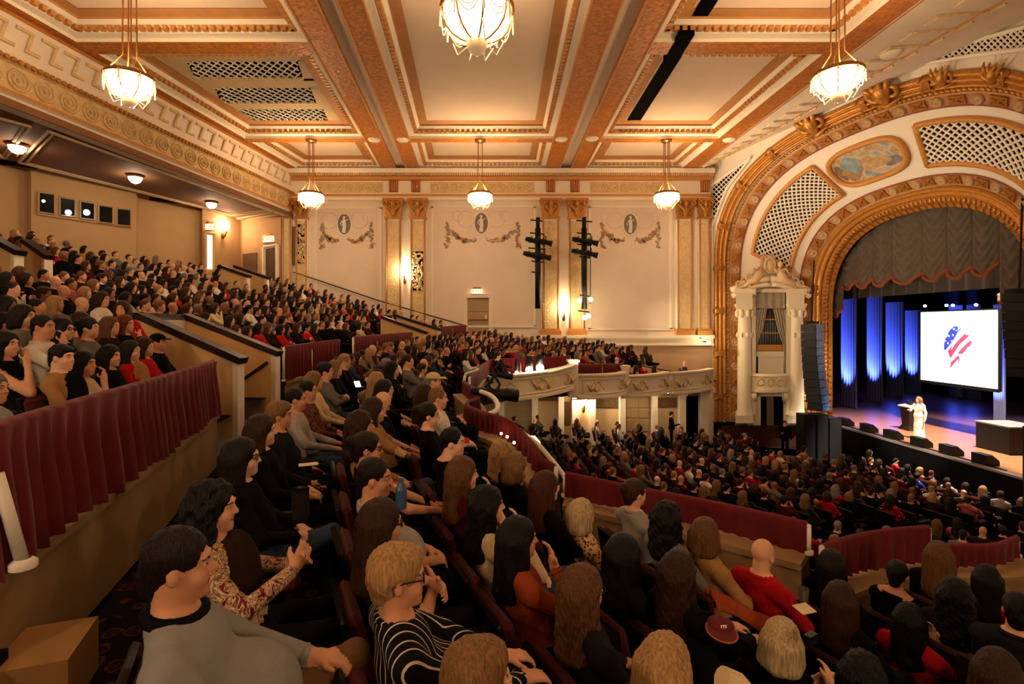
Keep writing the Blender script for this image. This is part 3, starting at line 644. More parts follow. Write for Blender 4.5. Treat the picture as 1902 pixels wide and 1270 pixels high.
# ------------------------------------------------------------ organ box in the left splay
org=empty('organ_box',at(1430,800,25.3),kind='structure',ws=True)
LPn=np.array([.145,1,0]); LPd=26+.145*11.5
def LP(x,y,off=0): d=np.array([(x-CX)/F,1,(CY-y)/F]); t=(LPd-off)/np.dot(d,LPn); return d*t
def lrect(x0,x1,y0,y1,o0,o1=0,mb=None,mi=0):
    mb=mb or MB(); A=[LP(x0,y1,o1),LP(x1,y1,o1),LP(x1,y0,o1),LP(x0,y0,o1)]; B=[LP(x0,y1,o0),LP(x1,y1,o0),LP(x1,y0,o0),LP(x0,y0,o0)]
    return mb.add(A+B,[(0,1,2,3),(7,6,5,4),(0,4,5,1),(1,5,6,2),(2,6,7,3),(3,7,4,0)],mi)
marble=mat('cream_marble','#E9DAB8',.5,bump=.1,bscale=12)
for (a,b) in ((1369,1396),(1466,1492)):
    xc=(a+b)/2; m1=MB()
    pr=[(.42,0),(.42,.12),(.38,.2),(.35,.3),(.34,.6),(.32,3.9),(.3,4.35)]
    base=LP(xc,772,.35); topz=LP(xc,590,.35)[2]; h=topz-base[2]; m1.lathe([(r*.95,z/4.35*h) for r,z in pr],tuple(base),20); c_=obj('column',m1,[marble],org,smooth=True)
    m1=MB(); lrect(a-3,b+3,772,786,.75,mb=m1); obj('column_plinth',m1,[marble],c_)
    m1=MB(); m1.lathe([(.3,0),(.34,.1),(.3,.2),(.42,.55),(.46,.6),(.46,.68)],tuple(LP(xc,590,.35)),16)
    for q in range(8): an=q*math.pi/4; cc=LP(xc,582,.35); m1.ball((cc[0]+.36*math.cos(an),cc[1]+.36*math.sin(an),cc[2]),(.1,.1,.2),6,4)
    obj('column_capital',m1,[marble],c_,smooth=True)
    m1=MB(); cc=LP(xc,622,.35)
    for q in range(8): an=q*math.pi/4; m1.ball((cc[0]+.32*math.cos(an),cc[1]+.32*math.sin(an),cc[2]),(.09,.06,.14),6,4)
    obj('column_garland',m1,[marble],c_,smooth=True)
    m1=MB(); lrect(a-2,b+2,546,574,.8,mb=m1); obj('entablature_block',m1,[marble],c_)
m1=MB(); lrect(1364,1404,536,546,1.05,mb=m1); lrect(1460,1498,536,546,1.05,mb=m1); obj('cornice',m1,[marble],org)
m1=MB()                                                                    # broken segmental pediment
for sgn,xa in ((1,1358),(-1,1502)):
    pts=[LP(xa+sgn*72*t,540-22*math.sin(t*math.pi/2),.5) for t in np.linspace(0,1,9)]; m1.tube(pts,[.18]*9,6)
    m1.tube([p+[0,-.1,-.28] for p in pts],[.12]*9,6)
obj('pediment',m1,[marble],org,smooth=True)
m1=MB(); rnd=random.Random(3)                                              # sculpture group: two reclining figures and a crest
for sgn in (-1,1):
    X=lambda k:1430+sgn*k
    m1.tube([LP(X(17),499,.5),LP(X(21),511,.62),LP(X(29),522,.66),LP(X(40),524,.62),LP(X(46),531,.6),LP(X(58),534,.5)],[.13,.21,.18,.13,.1,.06],8)
    m1.ball(tuple(LP(X(19),491,.55)),(.13,.13,.16),9,7); m1.tube([LP(X(21),503,.62),LP(X(30),499,.66),LP(X(35),508,.66)],[.07,.06,.05],6)
    m1.tube([LP(X(17),506,.62),LP(X(9),500,.62)],[.07,.05],6)
    for k in range(12): m1.ball(tuple(LP(X(24+k*3.4),529+rnd.uniform(-5,5)-.1*k,.6)),(rnd.uniform(.06,.13),.1,rnd.uniform(.06,.12)),6,4)
    for k in range(3): m1.torus(LP(X(38+k*10),516+k*5,.55),.16-.03*k,.05,(1,0,0),(0,0,1),12,5)
m1.ball(tuple(LP(1430,494,.5)),(.24,.16,.36),12,8); m1.torus(LP(1430,492,.58),.25,.06,(1,0,0),(0,0,1),16,6,R2=.36); m1.ball(tuple(LP(1430,478,.5)),(.14,.12,.14),8,6)
for k in (-3,-2,-1,0,1,2,3): m1.tube([LP(1430+k*2,482,.5),LP(1430+k*4,471+abs(k),.55),LP(1430+k*5.5,474+abs(k)*2,.6)],[.07,.05,.02],5)
obj('sculpture_group',m1,[mat('carved_stone_tan','#D8B98C',.55,bump=.2,bscale=9)],org,smooth=True)
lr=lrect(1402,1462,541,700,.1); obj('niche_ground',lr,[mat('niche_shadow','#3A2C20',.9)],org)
m1=MB(); lrect(1396,1404,546,770,.45,mb=m1); lrect(1460,1468,546,770,.45,mb=m1); lrect(1400,1464,536,543,.5,mb=m1); obj('niche_jamb',m1,[marble],org)
pipem=mat('organ_pipe','#6E767C',.3,.5); pg=obj('organ_grille',lrect(1404,1459,575,645,.14),[mat('organ_case','#6A4A28',.6,var=.3,vscale=8)],org)
for k in range(11):
    x=1408+k*4.6; y0=577+abs(k-5)*9; m1=MB(); m1.tube([LP(x,645,.2),LP(x,y0,.2)],.045,6); obj('organ_pipe',m1,[pipem],pg,smooth=True)
m1=MB()
for y in (592,617): lrect(1405,1459,y,y+2.4,.28,mb=m1)
lrect(1404,1459,640,651,.26,mb=m1); obj('gilded_rail',m1,[goldlt],pg)
m1=MB(); lrect(1404,1460,652,662,.32,mb=m1); lrect(1408,1456,662,695,.25,mb=m1); obj('niche_dado',m1,[marble],org)
drp=mat('grey_drape','#B4A692',.8,var=.2,vscale=5)
def folded(P0,P1,rows,amp,n,fold,normal):                                   # cloth from a list of (left,right) rows
    G=[]
    for (a,b) in rows:
        a=np.array(a);b=np.array(b); G.append([a+(b-a)*t+np.array(normal)*amp*math.sin(2*math.pi*fold*t) for t in np.linspace(0,1,n)])
    return MB().grid(G)
nl=(-.14,-.99,0)
for nm,ra in (('left',[((1402,575),(1425,573)),((1398,610),(1418,610)),((1395,640),(1406,642)),((1396,695),(1404,695))]),('right',[((1436,573),(1461,575)),((1444,610),(1465,610)),((1455,642),(1466,640)),((1458,695),(1465,695))])):
    obj('side_drape',folded(0,0,[(LP(*a,.36),LP(*b,.36)) for a,b in ra],.05,25,5,nl),[drp],org,smooth=True)
rows=[]
for y in np.linspace(543,573,10): rows.append((LP(1402,y,.34+.05*math.sin(y*.9)),LP(1458,y,.34+.05*math.sin(y*.9))))
obj('swag_drape',folded(0,0,rows,.03,30,4,nl),[drp],org,smooth=True)
# little bowed balcony
G=[]; 
for o,y in ((.55,692),(.6,697),(.5,698),(.5,720),(.62,721),(.6,727),(.2,730)): G.append([LP(1389+84*t,y+ (2.5*math.sin(math.pi*t)),o*(.35+.95*math.sin(math.pi*t)**.6)) for t in np.linspace(0,1,21)])
bal=obj('box_balcony_front',MB().grid(G),[marble],org,smooth=False)
for k in range(3):
    m1=MB(); x=1404+k*18; m1.torus(LP(x+9,710,.78 if k==1 else .72),.17,.035,(1,0,0),(0,0,1),14,5); obj('balcony_wreath',m1,[relief],bal,smooth=True)
for x in (1400,1458): m1=MB(); m1.tube([LP(x,730,.5),LP(x,740,.45),LP(x,752,.2)],[.16,.14,.06],6); obj('scroll_bracket',m1,[marble],org,smooth=True)
m1=MB(); lrect(1388,1413,728,800,.3,mb=m1); lrect(1455,1470,728,800,.3,mb=m1); lrect(1388,1470,727,736,.3,mb=m1); obj('doorway_jamb',m1,[marble],org)
obj('dark_doorway',lrect(1413,1455,735,810,.05),[dark],org); obj('open_door_leaf',lrect(1424,1437,736,810,.2,.15),[mat('door_taupe','#7A6A52',.7)],org)
obj('splay_base',lrect(1340,1545,790,830,.35),[mat('base_maroon','#3A1612',.7)],org)
# ============================================================ STAGE
ZS=-4.78
st=empty('floor_stage',(20,22,ZS),kind='structure',ws=True)
stw=mat('stage_boards','#94603E',.3,var=.18,vscale=3,spec=.5,stretch=(1,6,1))
for k in range(24):                                                             # boards
    y0=6+k*1.4; mb=MB(); mb.box(16.9,33,y0,y0+1.392,ZS-.05,ZS); obj('board',mb,[stw],st)
obj('stage_front',MB().box(16.85,16.98,6,27,-6.6,ZS-.02),[blackcl],st)
obj('stage_lip_edge',MB().box(16.8,17.0,6,27,ZS-.06,ZS+.01),[mat('lip_grey','#8A8078',.4)],st)
sw=empty('wall_stage',(26,20,0),kind='structure',ws=True)
mb=MB(); mb.box(33,33.2,4,46,-6,7); mb.box(17.2,33,3.8,4,-6,7); mb.box(17.2,33,44,44.2,-6,7); mb.box(17.1,33,4,44,6.6,6.8); obj('black_masking',mb,[blackcl],sw)
obj('black_side_return',MB().box(17.05,17.25,26,44,-6,7),[blackcl],sw); obj('black_side_return',MB().box(17.05,17.25,4,15.9,-6,7),[blackcl],sw)
def sp(x,y,X): Y=X*F/(x-CX); return np.array([X,Y,(CY-y)/F*Y])
# house curtain swag valance
valm=mat('valance_taupe','#5A4C40',.8,var=.25,vscale=4,sheen=.2); trimm=mat('valance_fringe','#8A4A28',.8,var=.3,vscale=30)
vx=[1548,1563,1590,1620,1655,1712,1757,1803,1853,1905]; ys=[F*17.35/(x-CX) for x in vx]
va=empty('swag_valance',(17.35,20.5,2.2),ws=True,label='taupe swagged house valance with rust fringe across the stage arch',cat='curtain')
for i in range(len(vx)-1):
    if i in (0,len(vx)-2): zb=.9 if i==0 else 1.1
    else: zb=2.2
    G=[];zt=5.0; T=[]
    for t in np.linspace(0,1,29):
        Y=ys[i]+(ys[i+1]-ys[i])*t; sag=math.sin(math.pi*t)
        col=[]
        for q in np.linspace(0,1,60):
            z=zt+(zb-zt)*q-.42*sag*q; bul=.2*sag**.6+.05*math.sin((q-.16*sag)*2*math.pi*8)*min(1,4*t,4*(1-t))
            col.append((17.45-bul,Y,z))
        G.append(col); T.append(np.array(col[-1]))
    s_=obj('swag',MB().grid(G),[valm],va,smooth=True); m1=MB(); m1.tube([p+[-.02,0,-.04] for p in T],.07,6); obj('fringe',m1,[trimm],s_,smooth=True)
G=[[ (18.3+.07*math.sin(Y*9),Y,z) for z in (3.2,2.2,1.36)] for Y in np.linspace(28.5,14.5,260)]
obj('pleated_border',MB().grid(G),[mat('border_grey','#37312C',.85,sheen=.2)],label='dark grey pleated border curtain hanging below the swag valance',cat='curtain',smooth=True)
# blue-lit legs
legm=mat('stage_drape','#5C5F78',.8)
def stagedrape(x0,x1,ytop,X,lab,zb=None):
    a=sp(x0,ytop,X); b=sp(x1,ytop,X); zt=min(a[2],b[2])+.0; n=40
    G=[[ (X+.09*math.sin(t*2*math.pi*6),a[1]+(b[1]-a[1])*t,z) for z in (zt+1.2,zt,-2,ZS+.03)] for t in np.linspace(0,1,n)]
    o=obj('stage_drape',MB().grid(G),[legm],smooth=True,label=lab,cat='curtain',group='blue lit stage drapes')
    c=(a+b)/2; l=light('uplight_blue','SPOT',(X-.85,c[1],ZS+.12),12000,(.10,.16,1.0),.05,spot=math.radians(50),blend=.7); aim(l,(X+.1,c[1],ZS+5.6))
    m1=MB(); m1.lathe([(.01,0),(.1,0),(.12,.14),(.08,.18)],(X-.85,c[1],ZS+.0),10); obj('floor_uplight',m1,[black],label='small black floor uplight before the '+lab.replace('stage ',''),cat='stage light',group='floor uplights')
stagedrape(1562,1592,552,21.2,'widest blue lit stage drape nearest the left arch')
stagedrape(1610,1640,571,24.4,'second blue lit stage drape from the left arch')
stagedrape(1645,1679,594,27.4,'third blue lit stage drape from the left arch')
stagedrape(1681,1711,608,30.0,'fourth blue lit stage drape beside the screen')
stagedrape(1762,1788,600,31.5,'blue lit stage drape below the middle of the screen')
stagedrape(1795,1822,600,31.5,'blue lit stage drape below the right of the screen')
stagedrape(1846,1868,613,24.0,'narrow blue lit stage drape right of the screen')
# projection screen
scr=empty('projection_screen',(21,22.9,-2.6),ws=True,label='large white projection screen with a painted flag emblem',cat='screen')
yl,yr=21*F/(1711-CX),21*F/(1856-CX); zt,zb=.66,-2.6
obj('screen_surface',MB().box(20.98,21.0,yr,yl,zb,zt),[mat('lit_screen','#FFFFFF',.6,emit=.62,ecol='#F4F6FF')],scr)
mb=MB(); 
for a in ((20.94,21.04,yr-.08,yr,zb-.1,zt+.06),(20.94,21.04,yl,yl+.08,zb-.1,zt+.06),(20.94,21.04,yr,yl,zt,zt+.06),(20.94,21.04,yr,yl,zb-.14,zb)): mb.box(*a)
obj('screen_border',mb,[black],scr)
def scq(px,m,name,o=.0):   # flat print on the screen, given in crop pixels (1700+x/7.47, 560+y/7.47)
    pts=[]
    for (x,y) in px:
        X=20.965-o; gx=1700+x/7.47; gy=560+y/7.47; t=(gx-1711)/(1855-1711); Y=yl+(yr-yl)*((1/ (1))*0+ ( (F*21/(gx-CX))-yl)/(yr-yl)); z=(CY-gy)/F*Y; pts.append((X,Y,z))
    obj(name,MB().quad(pts),[m],scr)
eb=mat('emblem_blue','#2438B0',.7,emit=.22,ecol='#4A5CF0'); er=mat('emblem_rose','#A03A58',.7,emit=.24,ecol='#C04A6C'); ew=MATS['lit_screen']
scq([(410,590),(408,660),(425,678),(445,655),(500,590),(560,500),(600,425),(605,345),(545,340),(515,372),(490,395),(468,430),(460,475),(425,510)],eb,'emblem_blue_field')
scq([(598,432),(650,375),(640,362),(606,400)],eb,'emblem_blue_stroke')
for (x,y,r) in ((549,378,16),(480,478,15),(536,466,15),(466,578,15),(430,545,11),(515,545,9),(580,400,8)): 
    scq([(x+r*(1 if k%2==0 else .5)*math.cos(math.pi/2+k*math.pi/5),y-r*1.3*(1 if k%2==0 else .5)*math.sin(math.pi/2+k*math.pi/5)) for k in range(10)],ew,'emblem_star',.006)
scq([(460,688),(500,790),(620,600),(720,510),(770,460),(735,465),(695,445),(640,500),(560,590),(510,670),(525,600),(490,645)],er,'emblem_red_stripe')
scq([(595,715),(655,730),(715,670),(735,630),(775,615),(795,575),(785,530),(700,600)],er,'emblem_red_stripe')
scq([(490,935),(510,905),(620,780),(605,740),(560,790),(505,840)],er,'emblem_red_stripe')
scq([(612,745),(630,805),(602,870),(608,830)],er,'emblem_red_stripe')
# small stage lamps above the screen
for k,(x,y) in enumerate(((1718,568),(1758,567),(1770,567),(1813,566))):
    p=sp(x,y,22.5); m1=MB(); m1.ball(tuple(p),.07,8,6); obj('stage_lamp',m1,[mat('stage_lamp_lit','#FFFFFF',.5,emit=6,ecol='#D8E0FF')],smooth=True,label=['small lit lamp above the left corner of the screen','small lit lamp left of the brightest above the screen','brightest small lamp above the middle of the screen','small dim lamp above the right part of the screen'][k],cat='stage light',group='lamps above the screen')
# lectern
le=empty('lectern',tuple(onz(1689,798,ZS)),ws=True,label='dark tapering lectern with a pale top on the stage',cat='lectern'); lp=np.array(onz(1689,798,ZS))
def taper(mb,c,w0,w1,d0,d1,z0,z1): mb.add([(c[0]-d0,c[1]-w0,z0),(c[0]+d0,c[1]-w0,z0),(c[0]+d0,c[1]+w0,z0),(c[0]-d0,c[1]+w0,z0),(c[0]-d1,c[1]-w1,z1),(c[0]+d1,c[1]-w1,z1),(c[0]+d1,c[1]+w1,z1),(c[0]-d1,c[1]+w1,z1)],[(3,2,1,0),(4,5,6,7),(0,1,5,4),(1,2,6,5),(2,3,7,6),(3,0,4,7)])
ldm=mat('lectern_dark','#1E1512',.5)
mb=MB(); taper(mb,lp,.3,.3,.28,.28,ZS,ZS+.06); taper(mb,lp,.27,.22,.25,.2,ZS+.06,ZS+.2); obj('lectern_base',mb,[ldm],le)
mb=MB(); taper(mb,lp,.2,.25,.18,.22,ZS+.2,ZS+1.05); obj('lectern_body',mb,[ldm],le)
mb=MB(); mb.cbox((lp[0],lp[1],ZS+1.11),(.56,.64,.05),ry=-.12); obj('lectern_top',mb,[whitep],le)
mb=MB(); mb.tube([(lp[0],lp[1],ZS+1.13),(lp[0]+.05,lp[1],ZS+1.3),(lp[0]-.08,lp[1],ZS+1.38)],.02,6); mb.cbox((lp[0]+.1,lp[1]+.05,ZS+1.22),(.2,.25,.16)); obj('lectern_microphone',mb,[black],le)
# wedge monitors along the lip
for k,(x,y) in enumerate(((1568,790),(1611,803),(1656,818),(1708,837),(1763,855),(1826,877))):
    Y=F*17.15/(x-CX); mb=MB(); mb.prism([(17.0,Y-.28,ZS),(17.45,Y-.28,ZS),(17.45,Y-.28,ZS+.16),(17.2,Y-.28,ZS+.36),(17.0,Y-.28,ZS+.36)],(0,.56,0)); r_=obj('floor_monitor',mb,[black],label=['first','second','third','fourth','fifth','sixth'][k]+' black wedge monitor from the left on the stage lip',cat='monitor speaker',group='wedge monitors on the stage lip')
    mb=MB(); mb.prism([(17.46,Y-.24,ZS+.17),(17.22,Y-.24,ZS+.36),(17.23,Y-.24,ZS+.37),(17.47,Y-.24,ZS+.18)],(0,.48,0)); obj('speaker_grille',mb,[mat('speaker_mesh','#17171A',.8)],r_)
mb=MB(); mb.tube([(17.1,F*17.1/(1560-CX),ZS+.02),(17.1,F*17.1/(1870-CX),ZS+.02)],.02,5); obj('stage_cable',mb,[black],label='thin black cable running along the stage lip',cat='cable')
# crate and table, stage right
p=onz(1850,838,ZS); cr=obj('equipment_crate',MB().box(p[0]-.1,p[0]+1.2,p[1]-.6,p[1]+.7,ZS,ZS+1.0),[black],label='black equipment crate with a pale top at stage right',cat='crate'); obj('crate_top',MB().box(p[0]-.15,p[0]+1.25,p[1]-.65,p[1]+.75,ZS+1.0,ZS+1.05),[mat('crate_grey','#6A6660',.5)],cr)
# line array speakers
meshb=mat('blue_speaker_mesh','#2A5C92',.5,kind='voronoi',vscale=14,col2='#10243C')
def array(x,y0,y1,Y,n,lab,curve=.35):
    z0=(CY-y0)/F*Y; z1=(CY-y1)/F*Y; X=(x-CX)/F*Y; r=empty('line_array_speaker',(X,Y,z1),ws=True,label=lab,cat='speaker'); h=(z0-z1)/n
    for k in range(n):
        zt=z0-k*h; t=k/n; dx=curve*t*t; mb=MB(); mb.cbox((X+dx,Y,zt-h/2),(.62,.7,h*.94),rz=-1.0,ry=.0); c=obj('speaker_cabinet',mb,[black],r)
        mb=MB(); a=np.array([math.cos(-1.),math.sin(-1.),0]); b=np.array([-math.sin(-1.),math.cos(-1.),0]); cc=np.array([X+dx,Y,zt-h/2])+a*.32; mb.obox(cc-b*.33-[0,0,h*.44],a*.02,b*.66,(0,0,h*.88)); obj('cabinet_grille',mb,[meshb],c)
    mb=MB(); mb.cbox((X,Y,z0+.08),(.5,.6,.12),rz=-.5); mb.tube([(X,Y,z0+.1),(X+.1,Y,z0+2.9)],.03,5); obj('rigging_frame',mb,[black],r)
    return r
array(1508,602,762,23.2,11,'tall black line array speaker hanging left of the stage arch')
for k,(a,b,c,d_) in enumerate(((1486,1508,768,800),(1508,1532,768,800),(1530,1556,775,800))):
    Y=22.9; mb=MB(); P=[((q-CX)/F*Y) for q in (a,b)]; mb.box(P[0],P[1]-.02,Y-.3,Y+.3,-6.3,(CY-c)/F*Y); s_=obj('subwoofer',mb,[black],label=['leftmost black subwoofer under the hanging line array','middle black subwoofer under the hanging line array','black subwoofer touching the stage corner'][k],cat='speaker'); obj('speaker_grille',MB().box(P[0]+.05,P[1]-.07,Y-.33,Y-.3,-6.2,(CY-c)/F*Y-.05),[MATS['speaker_mesh']],s_)
array(1893,545,700,15.6,9,'black line array speaker hanging at the right edge',.2)
mb=MB()
for k in range(4):
    mb.box(15.7,16.5,13.3+.02*k,15.0,-6.3+.85*k,-6.3+.85*k+.82)
obj('speaker_stack',mb,[black],label='black speaker stack standing at the right end of the stage',cat='speaker')
# ============================================================ SEATING BOWL
CC=np.array([22.3,12.5])
def pol(R,th,z=0): return np.array([CC[0]-R*math.cos(th),CC[1]-R*math.sin(th),z])
def topol(X,Y): d=CC-np.array([X,Y]); return math.hypot(*d), math.atan2(d[1],d[0])
def ub_head(R,Y): return -.33+.306*(R-27.4)+.02*(Y-5)
def lm_head(R,Y): return -.92-float(np.interp(Y,[6,10,14],[.3,.22,.11]))*(25.3-R)+.03*max(0,Y-5)
RT=[(-.9,16.2),(-.8,16.7),(-.47,18.7),(-.415,18.6),(-.253,20.1),(-.226,20.2),(-.165,21.4),(-.08,22.4),(.053,22.9),(.119,22.9),(.207,22.6),(.24,22.75),(.28,22.5),(.291,22.3),(.311,21.7),(.365,21.0),(.372,20.8),(.3745,16),(.7,16)]
def r_rail(th): return float(np.interp(th,[a for a,_ in RT],[b for _,b in RT]))
carpet=bpy.data.materials.new('floral_carpet'); carpet.use_nodes=True; nt=carpet.node_tree; N=nt.nodes; Lk=nt.links; bs=N['Principled BSDF']; bs.inputs['Roughness'].default_value=.95; bs.inputs['Specular IOR Level'].default_value=.1
tc=N.new('ShaderNodeTexCoord'); vo=N.new('ShaderNodeTexVoronoi'); vo.inputs['Scale'].default_value=5.5; vo.inputs['Randomness'].default_value=.8; nz=N.new('ShaderNodeTexNoise'); nz.inputs['Scale'].default_value=14; ad=N.new('ShaderNodeMath'); ad.operation='ADD'; ml=N.new('ShaderNodeMath'); ml.operation='MULTIPLY'; ml.inputs[1].default_value=.5
Lk.new(tc.outputs['Object'],vo.inputs['Vector']); Lk.new(tc.outputs['Object'],nz.inputs['Vector']); Lk.new(nz.outputs['Fac'],ml.inputs[0]); Lk.new(vo.outputs['Distance'],ad.inputs[0]); Lk.new(ml.outputs[0],ad.inputs[1]); rr=N.new('ShaderNodeValToRGB'); Lk.new(ad.outputs[0],rr.inputs[0]); Lk.new(rr.outputs[0],bs.inputs['Base Color'])
el=rr.color_ramp.elements; el[0].position=.25; el[0].color=lin('#6A4426'); el[1].position=.8; el[1].color=lin('#17100E')
for p_,c in ((.38,'#401C16'),(.48,'#140C0A'),(.56,'#5A3822'),(.62,'#1A0F0C')): e=el.new(p_); e.color=lin(c)
dfl=mat('dark_floor','#1A0F0B',.9,spec=.1)
mb=MB(); ths=np.linspace(.47,-.50,60); G=[]
for th in ths:
    col=[]
    for i in range(-1,14):
        R=27.4+.85*i
        for r in ((R-.42,) if i>-1 else (26.83,))+(R+.43,):
            p=pol(r,th); z=ub_head(max(R,27.4),p[1])-1.22; col.append((p[0],p[1],z))
    G.append(col)
mb.grid(G); obj('floor_upper',mb,[dfl],kind='structure')
mb=MB(); G=[]
for th in np.concatenate([np.linspace(.62,.39,10),np.linspace(.3746,.372,4),np.linspace(.365,-.62,90)]):
    rr_=r_rail(th)+.02; col=[]
    for (ra,rb,Rz) in [(26.85,25.75,25.3)]+[(25.3-.8*k+.45,25.3-.8*k-.35,25.3-.8*k) for k in range(13)]:
        for r in (ra,rb):
            r=max(r,rr_); p=pol(r,th); col.append((p[0],p[1],lm_head(max(Rz,rr_-.4),p[1])-1.2))
    G.append(col)
mb.grid(G); lmf=obj('floor_mezzanine',mb,[carpet],kind='structure')
def or_head(X,Y): return -4.25-.075*(X-2)
mb=MB(); mb.grid([[(X,Y,or_head(X,Y)-1.2) for X in np.arange(-4,17.01,1)] for Y in (4,12,20,27)]); obj('floor_orchestra',mb,[dfl],kind='structure')
# ------------------------------------------------------------ cloth on a rail
def resample(pts,step):
    P=np.array(pts); L=np.concatenate([[0],np.cumsum(np.linalg.norm(np.diff(P,axis=0),axis=1))]); n=max(2,int(L[-1]/step)); return [np.array([np.interp(l,L,P[:,k]) for k in range(3)]) for l in np.linspace(0,L[-1],n)]
def cloth(top,drop,fold=.13,amp=.03,side=1,rnd=random.Random(1)):
    P=resample(top,fold/5); G=[]; ph=0
    for i,p in enumerate(P):
        t=P[min(i+1,len(P)-1)]-P[max(i-1,0)]; n=np.array([t[1],-t[0],0]); n/=np.linalg.norm(n)+1e-9; n*=side
        ph+=2*math.pi/5*(1+.35*math.sin(i*.13)); w=math.sin(ph)
        hem=drop*(1+.03*math.sin(i*.21))
        G.append([p+n*(-.035)+[0,0,.0],p+[0,0,.035],p+n*.035,p+n*(.03+amp*.35*w)+[0,0,-.3*hem],p+n*(.03+amp*.8*w)+[0,0,-.65*hem],p+n*(.03+amp*1.1*w)+[0,0,-hem]])
    return MB().grid(G)
def offs(top,d,dz):
    P=[np.array(p) for p in top]; out=[]
    for i,p in enumerate(P):
        t=P[min(i+1,len(P)-1)]-P[max(i-1,0)]; n=np.array([t[1],-t[0],0]); n/=np.linalg.norm(n)+1e-9; out.append(p+n*d+[0,0,dz])
    return out
def railing(top,drop,ledge,wall,lab,side,posts,fold=.13,amp=.03,cat='railing',wm=None):
    top=resample(smooth_curve(top,8),.15); r=empty('draped_railing',tuple(top[len(top)//2]-np.array([0,0,drop+wall])),ws=True,label=lab,cat=cat)
    mb=MB(); mb.tube(top,.017,8); obj('rail_pipe',mb,[whitep],r,smooth=True)
    obj('velvet_drape',cloth(top,drop,fold,amp,side),[velvet],r,smooth=True)
    i0=offs(top,-side*.10,-drop-.01); o0=offs(top,side*ledge,-drop-.01)
    if ledge:
        mb=MB(); mb.grid([[a,b,b-[0,0,.06],a-[0,0,.06]] for a,b in zip(i0,o0)],closev=True); obj('ledge',mb,[parcr],r)
    o1=offs(top,side*(ledge-.04),-drop-.05); mb=MB(); mb.grid([[a,a-[0,0,wall],b-[0,0,wall],b] for a,b in zip(o1,[p-[0,0,.04] for p in i0])]); obj('parapet_wall',mb,[wm or parcr],r)
    for t in posts:
        p=top[int(t*(len(top)-1))]; mb=MB(); mb.tube([p,p-[0,0,drop+.02]],.03,8); mb.lathe([(.05,0),(.05,.03),(.03,.04)],tuple(p-np.array([0,0,drop+.01])),10); obj('rail_post',mb,[whitep],r,smooth=True)
    return r
def z2Y(x,y,z): return at(x,y,F*z/(CY-y))
c1=[z2Y(862,709,-1.25),z2Y(893,733,-1.25),z2Y(866,750,-1.25),z2Y(895,766,-1.27),z2Y(935,778,-1.29),z2Y(964,797,-1.4),z2Y(994,830,-1.55),z2Y(1004,850,-1.65),z2Y(1032,867,-1.72)]
railing(c1,.25,.26,.55,'curving red draped balcony rail in the middle of the house',1,(0,1),.11,.035)
c2=[z2Y(1050,880,-1.76),z2Y(1170,905,-1.85),z2Y(1300,930,-1.85),z2Y(1415,955,-1.85),z2Y(1500,974,-1.85)]
railing(c2,.26,.3,.5,'long red draped balcony rail behind the bald person in red',1,(0,1),.16,.02)
c3=[z2Y(1527,1014,-2.25),z2Y(1580,998,-2.25),z2Y(1650,986,-2.25),z2Y(1724,980,-2.25)]
railing(c3,.38,.26,.45,'short raised red draped rail section near the right corner',1,(0,1),.13,.025)
c4=[z2Y(1735,1014,-2.5),z2Y(1790,1014,-2.5),z2Y(1846,1013,-2.5),z2Y(1888,997,-2.5)]
railing(c4,.22,.26,.45,'small red draped rail section at the far right edge',1,(0,1),.13,.02)
c5=[z2Y(872,700,-1.2),at(885,686,13.2),at(900,675,15.0),at(918,668,16.2),at(985,666,16.9),at(1058,662,17.5)]
railing(c5,.42,.05,.2,'red draped rail above the first white box front',1,(0,.75,1),.14,.025)
c6=[at(1068,678,18.0),at(1112,677,18.8),at(1156,676,20.0)]
railing(c6,.35,.05,.1,'red draped rail above the second white box front',1,(0,.55,1),.14,.025)
# white bent pipe and lighting pipe outside the curved rail
mb=MB(); mb.tube(smooth_curve([z2Y(862,706,-1.23),z2Y(866,695,-1.1),at(880,690,11.4),at(890,685,11.4)],4),.035,8); mb.tube([z2Y(862,706,-1.23),z2Y(862,724,-1.5)],.035,8); obj('bent_guard_pipe',mb,[whitep],smooth=True,label='white bent guard pipe at the tip of the curved rail',cat='pipe')
mb=MB(); mb.tube(smooth_curve([at(893,727,8.6),at(912,735,8.3),at(924,750,7.9),at(921,763,7.6),at(906,770,7.4)],6),.04,8); obj('curved_lighting_pipe',mb,[whitep],smooth=True,label='white curved lighting pipe outside the middle rail',cat='pipe')
mb=MB(); mb.tube(smooth_curve([at(960,797,7.6),at(995,822,7.2),at(1025,855,6.9),at(1052,890,6.6)],6),.035,8); obj('curved_lighting_pipe',mb,[whitep],smooth=True,label='long white lighting pipe over the orchestra seats',cat='pipe')
obj('light_reflector',MB().add([at(980,812,7.3),at(994,812,7.3),at(1004,824,7.2),at(990,822,7.2)],[(0,1,2,3)]).prism([at(980,812,7.3),at(994,812,7.3),at(1004,824,7.2),at(990,822,7.2)],(0,.02,.02)),[mat('lit_paper','#FFF2DC',.6,emit=.9,ecol='#FFE6C0')],label='bright white panel on the lighting pipe',cat='panel')
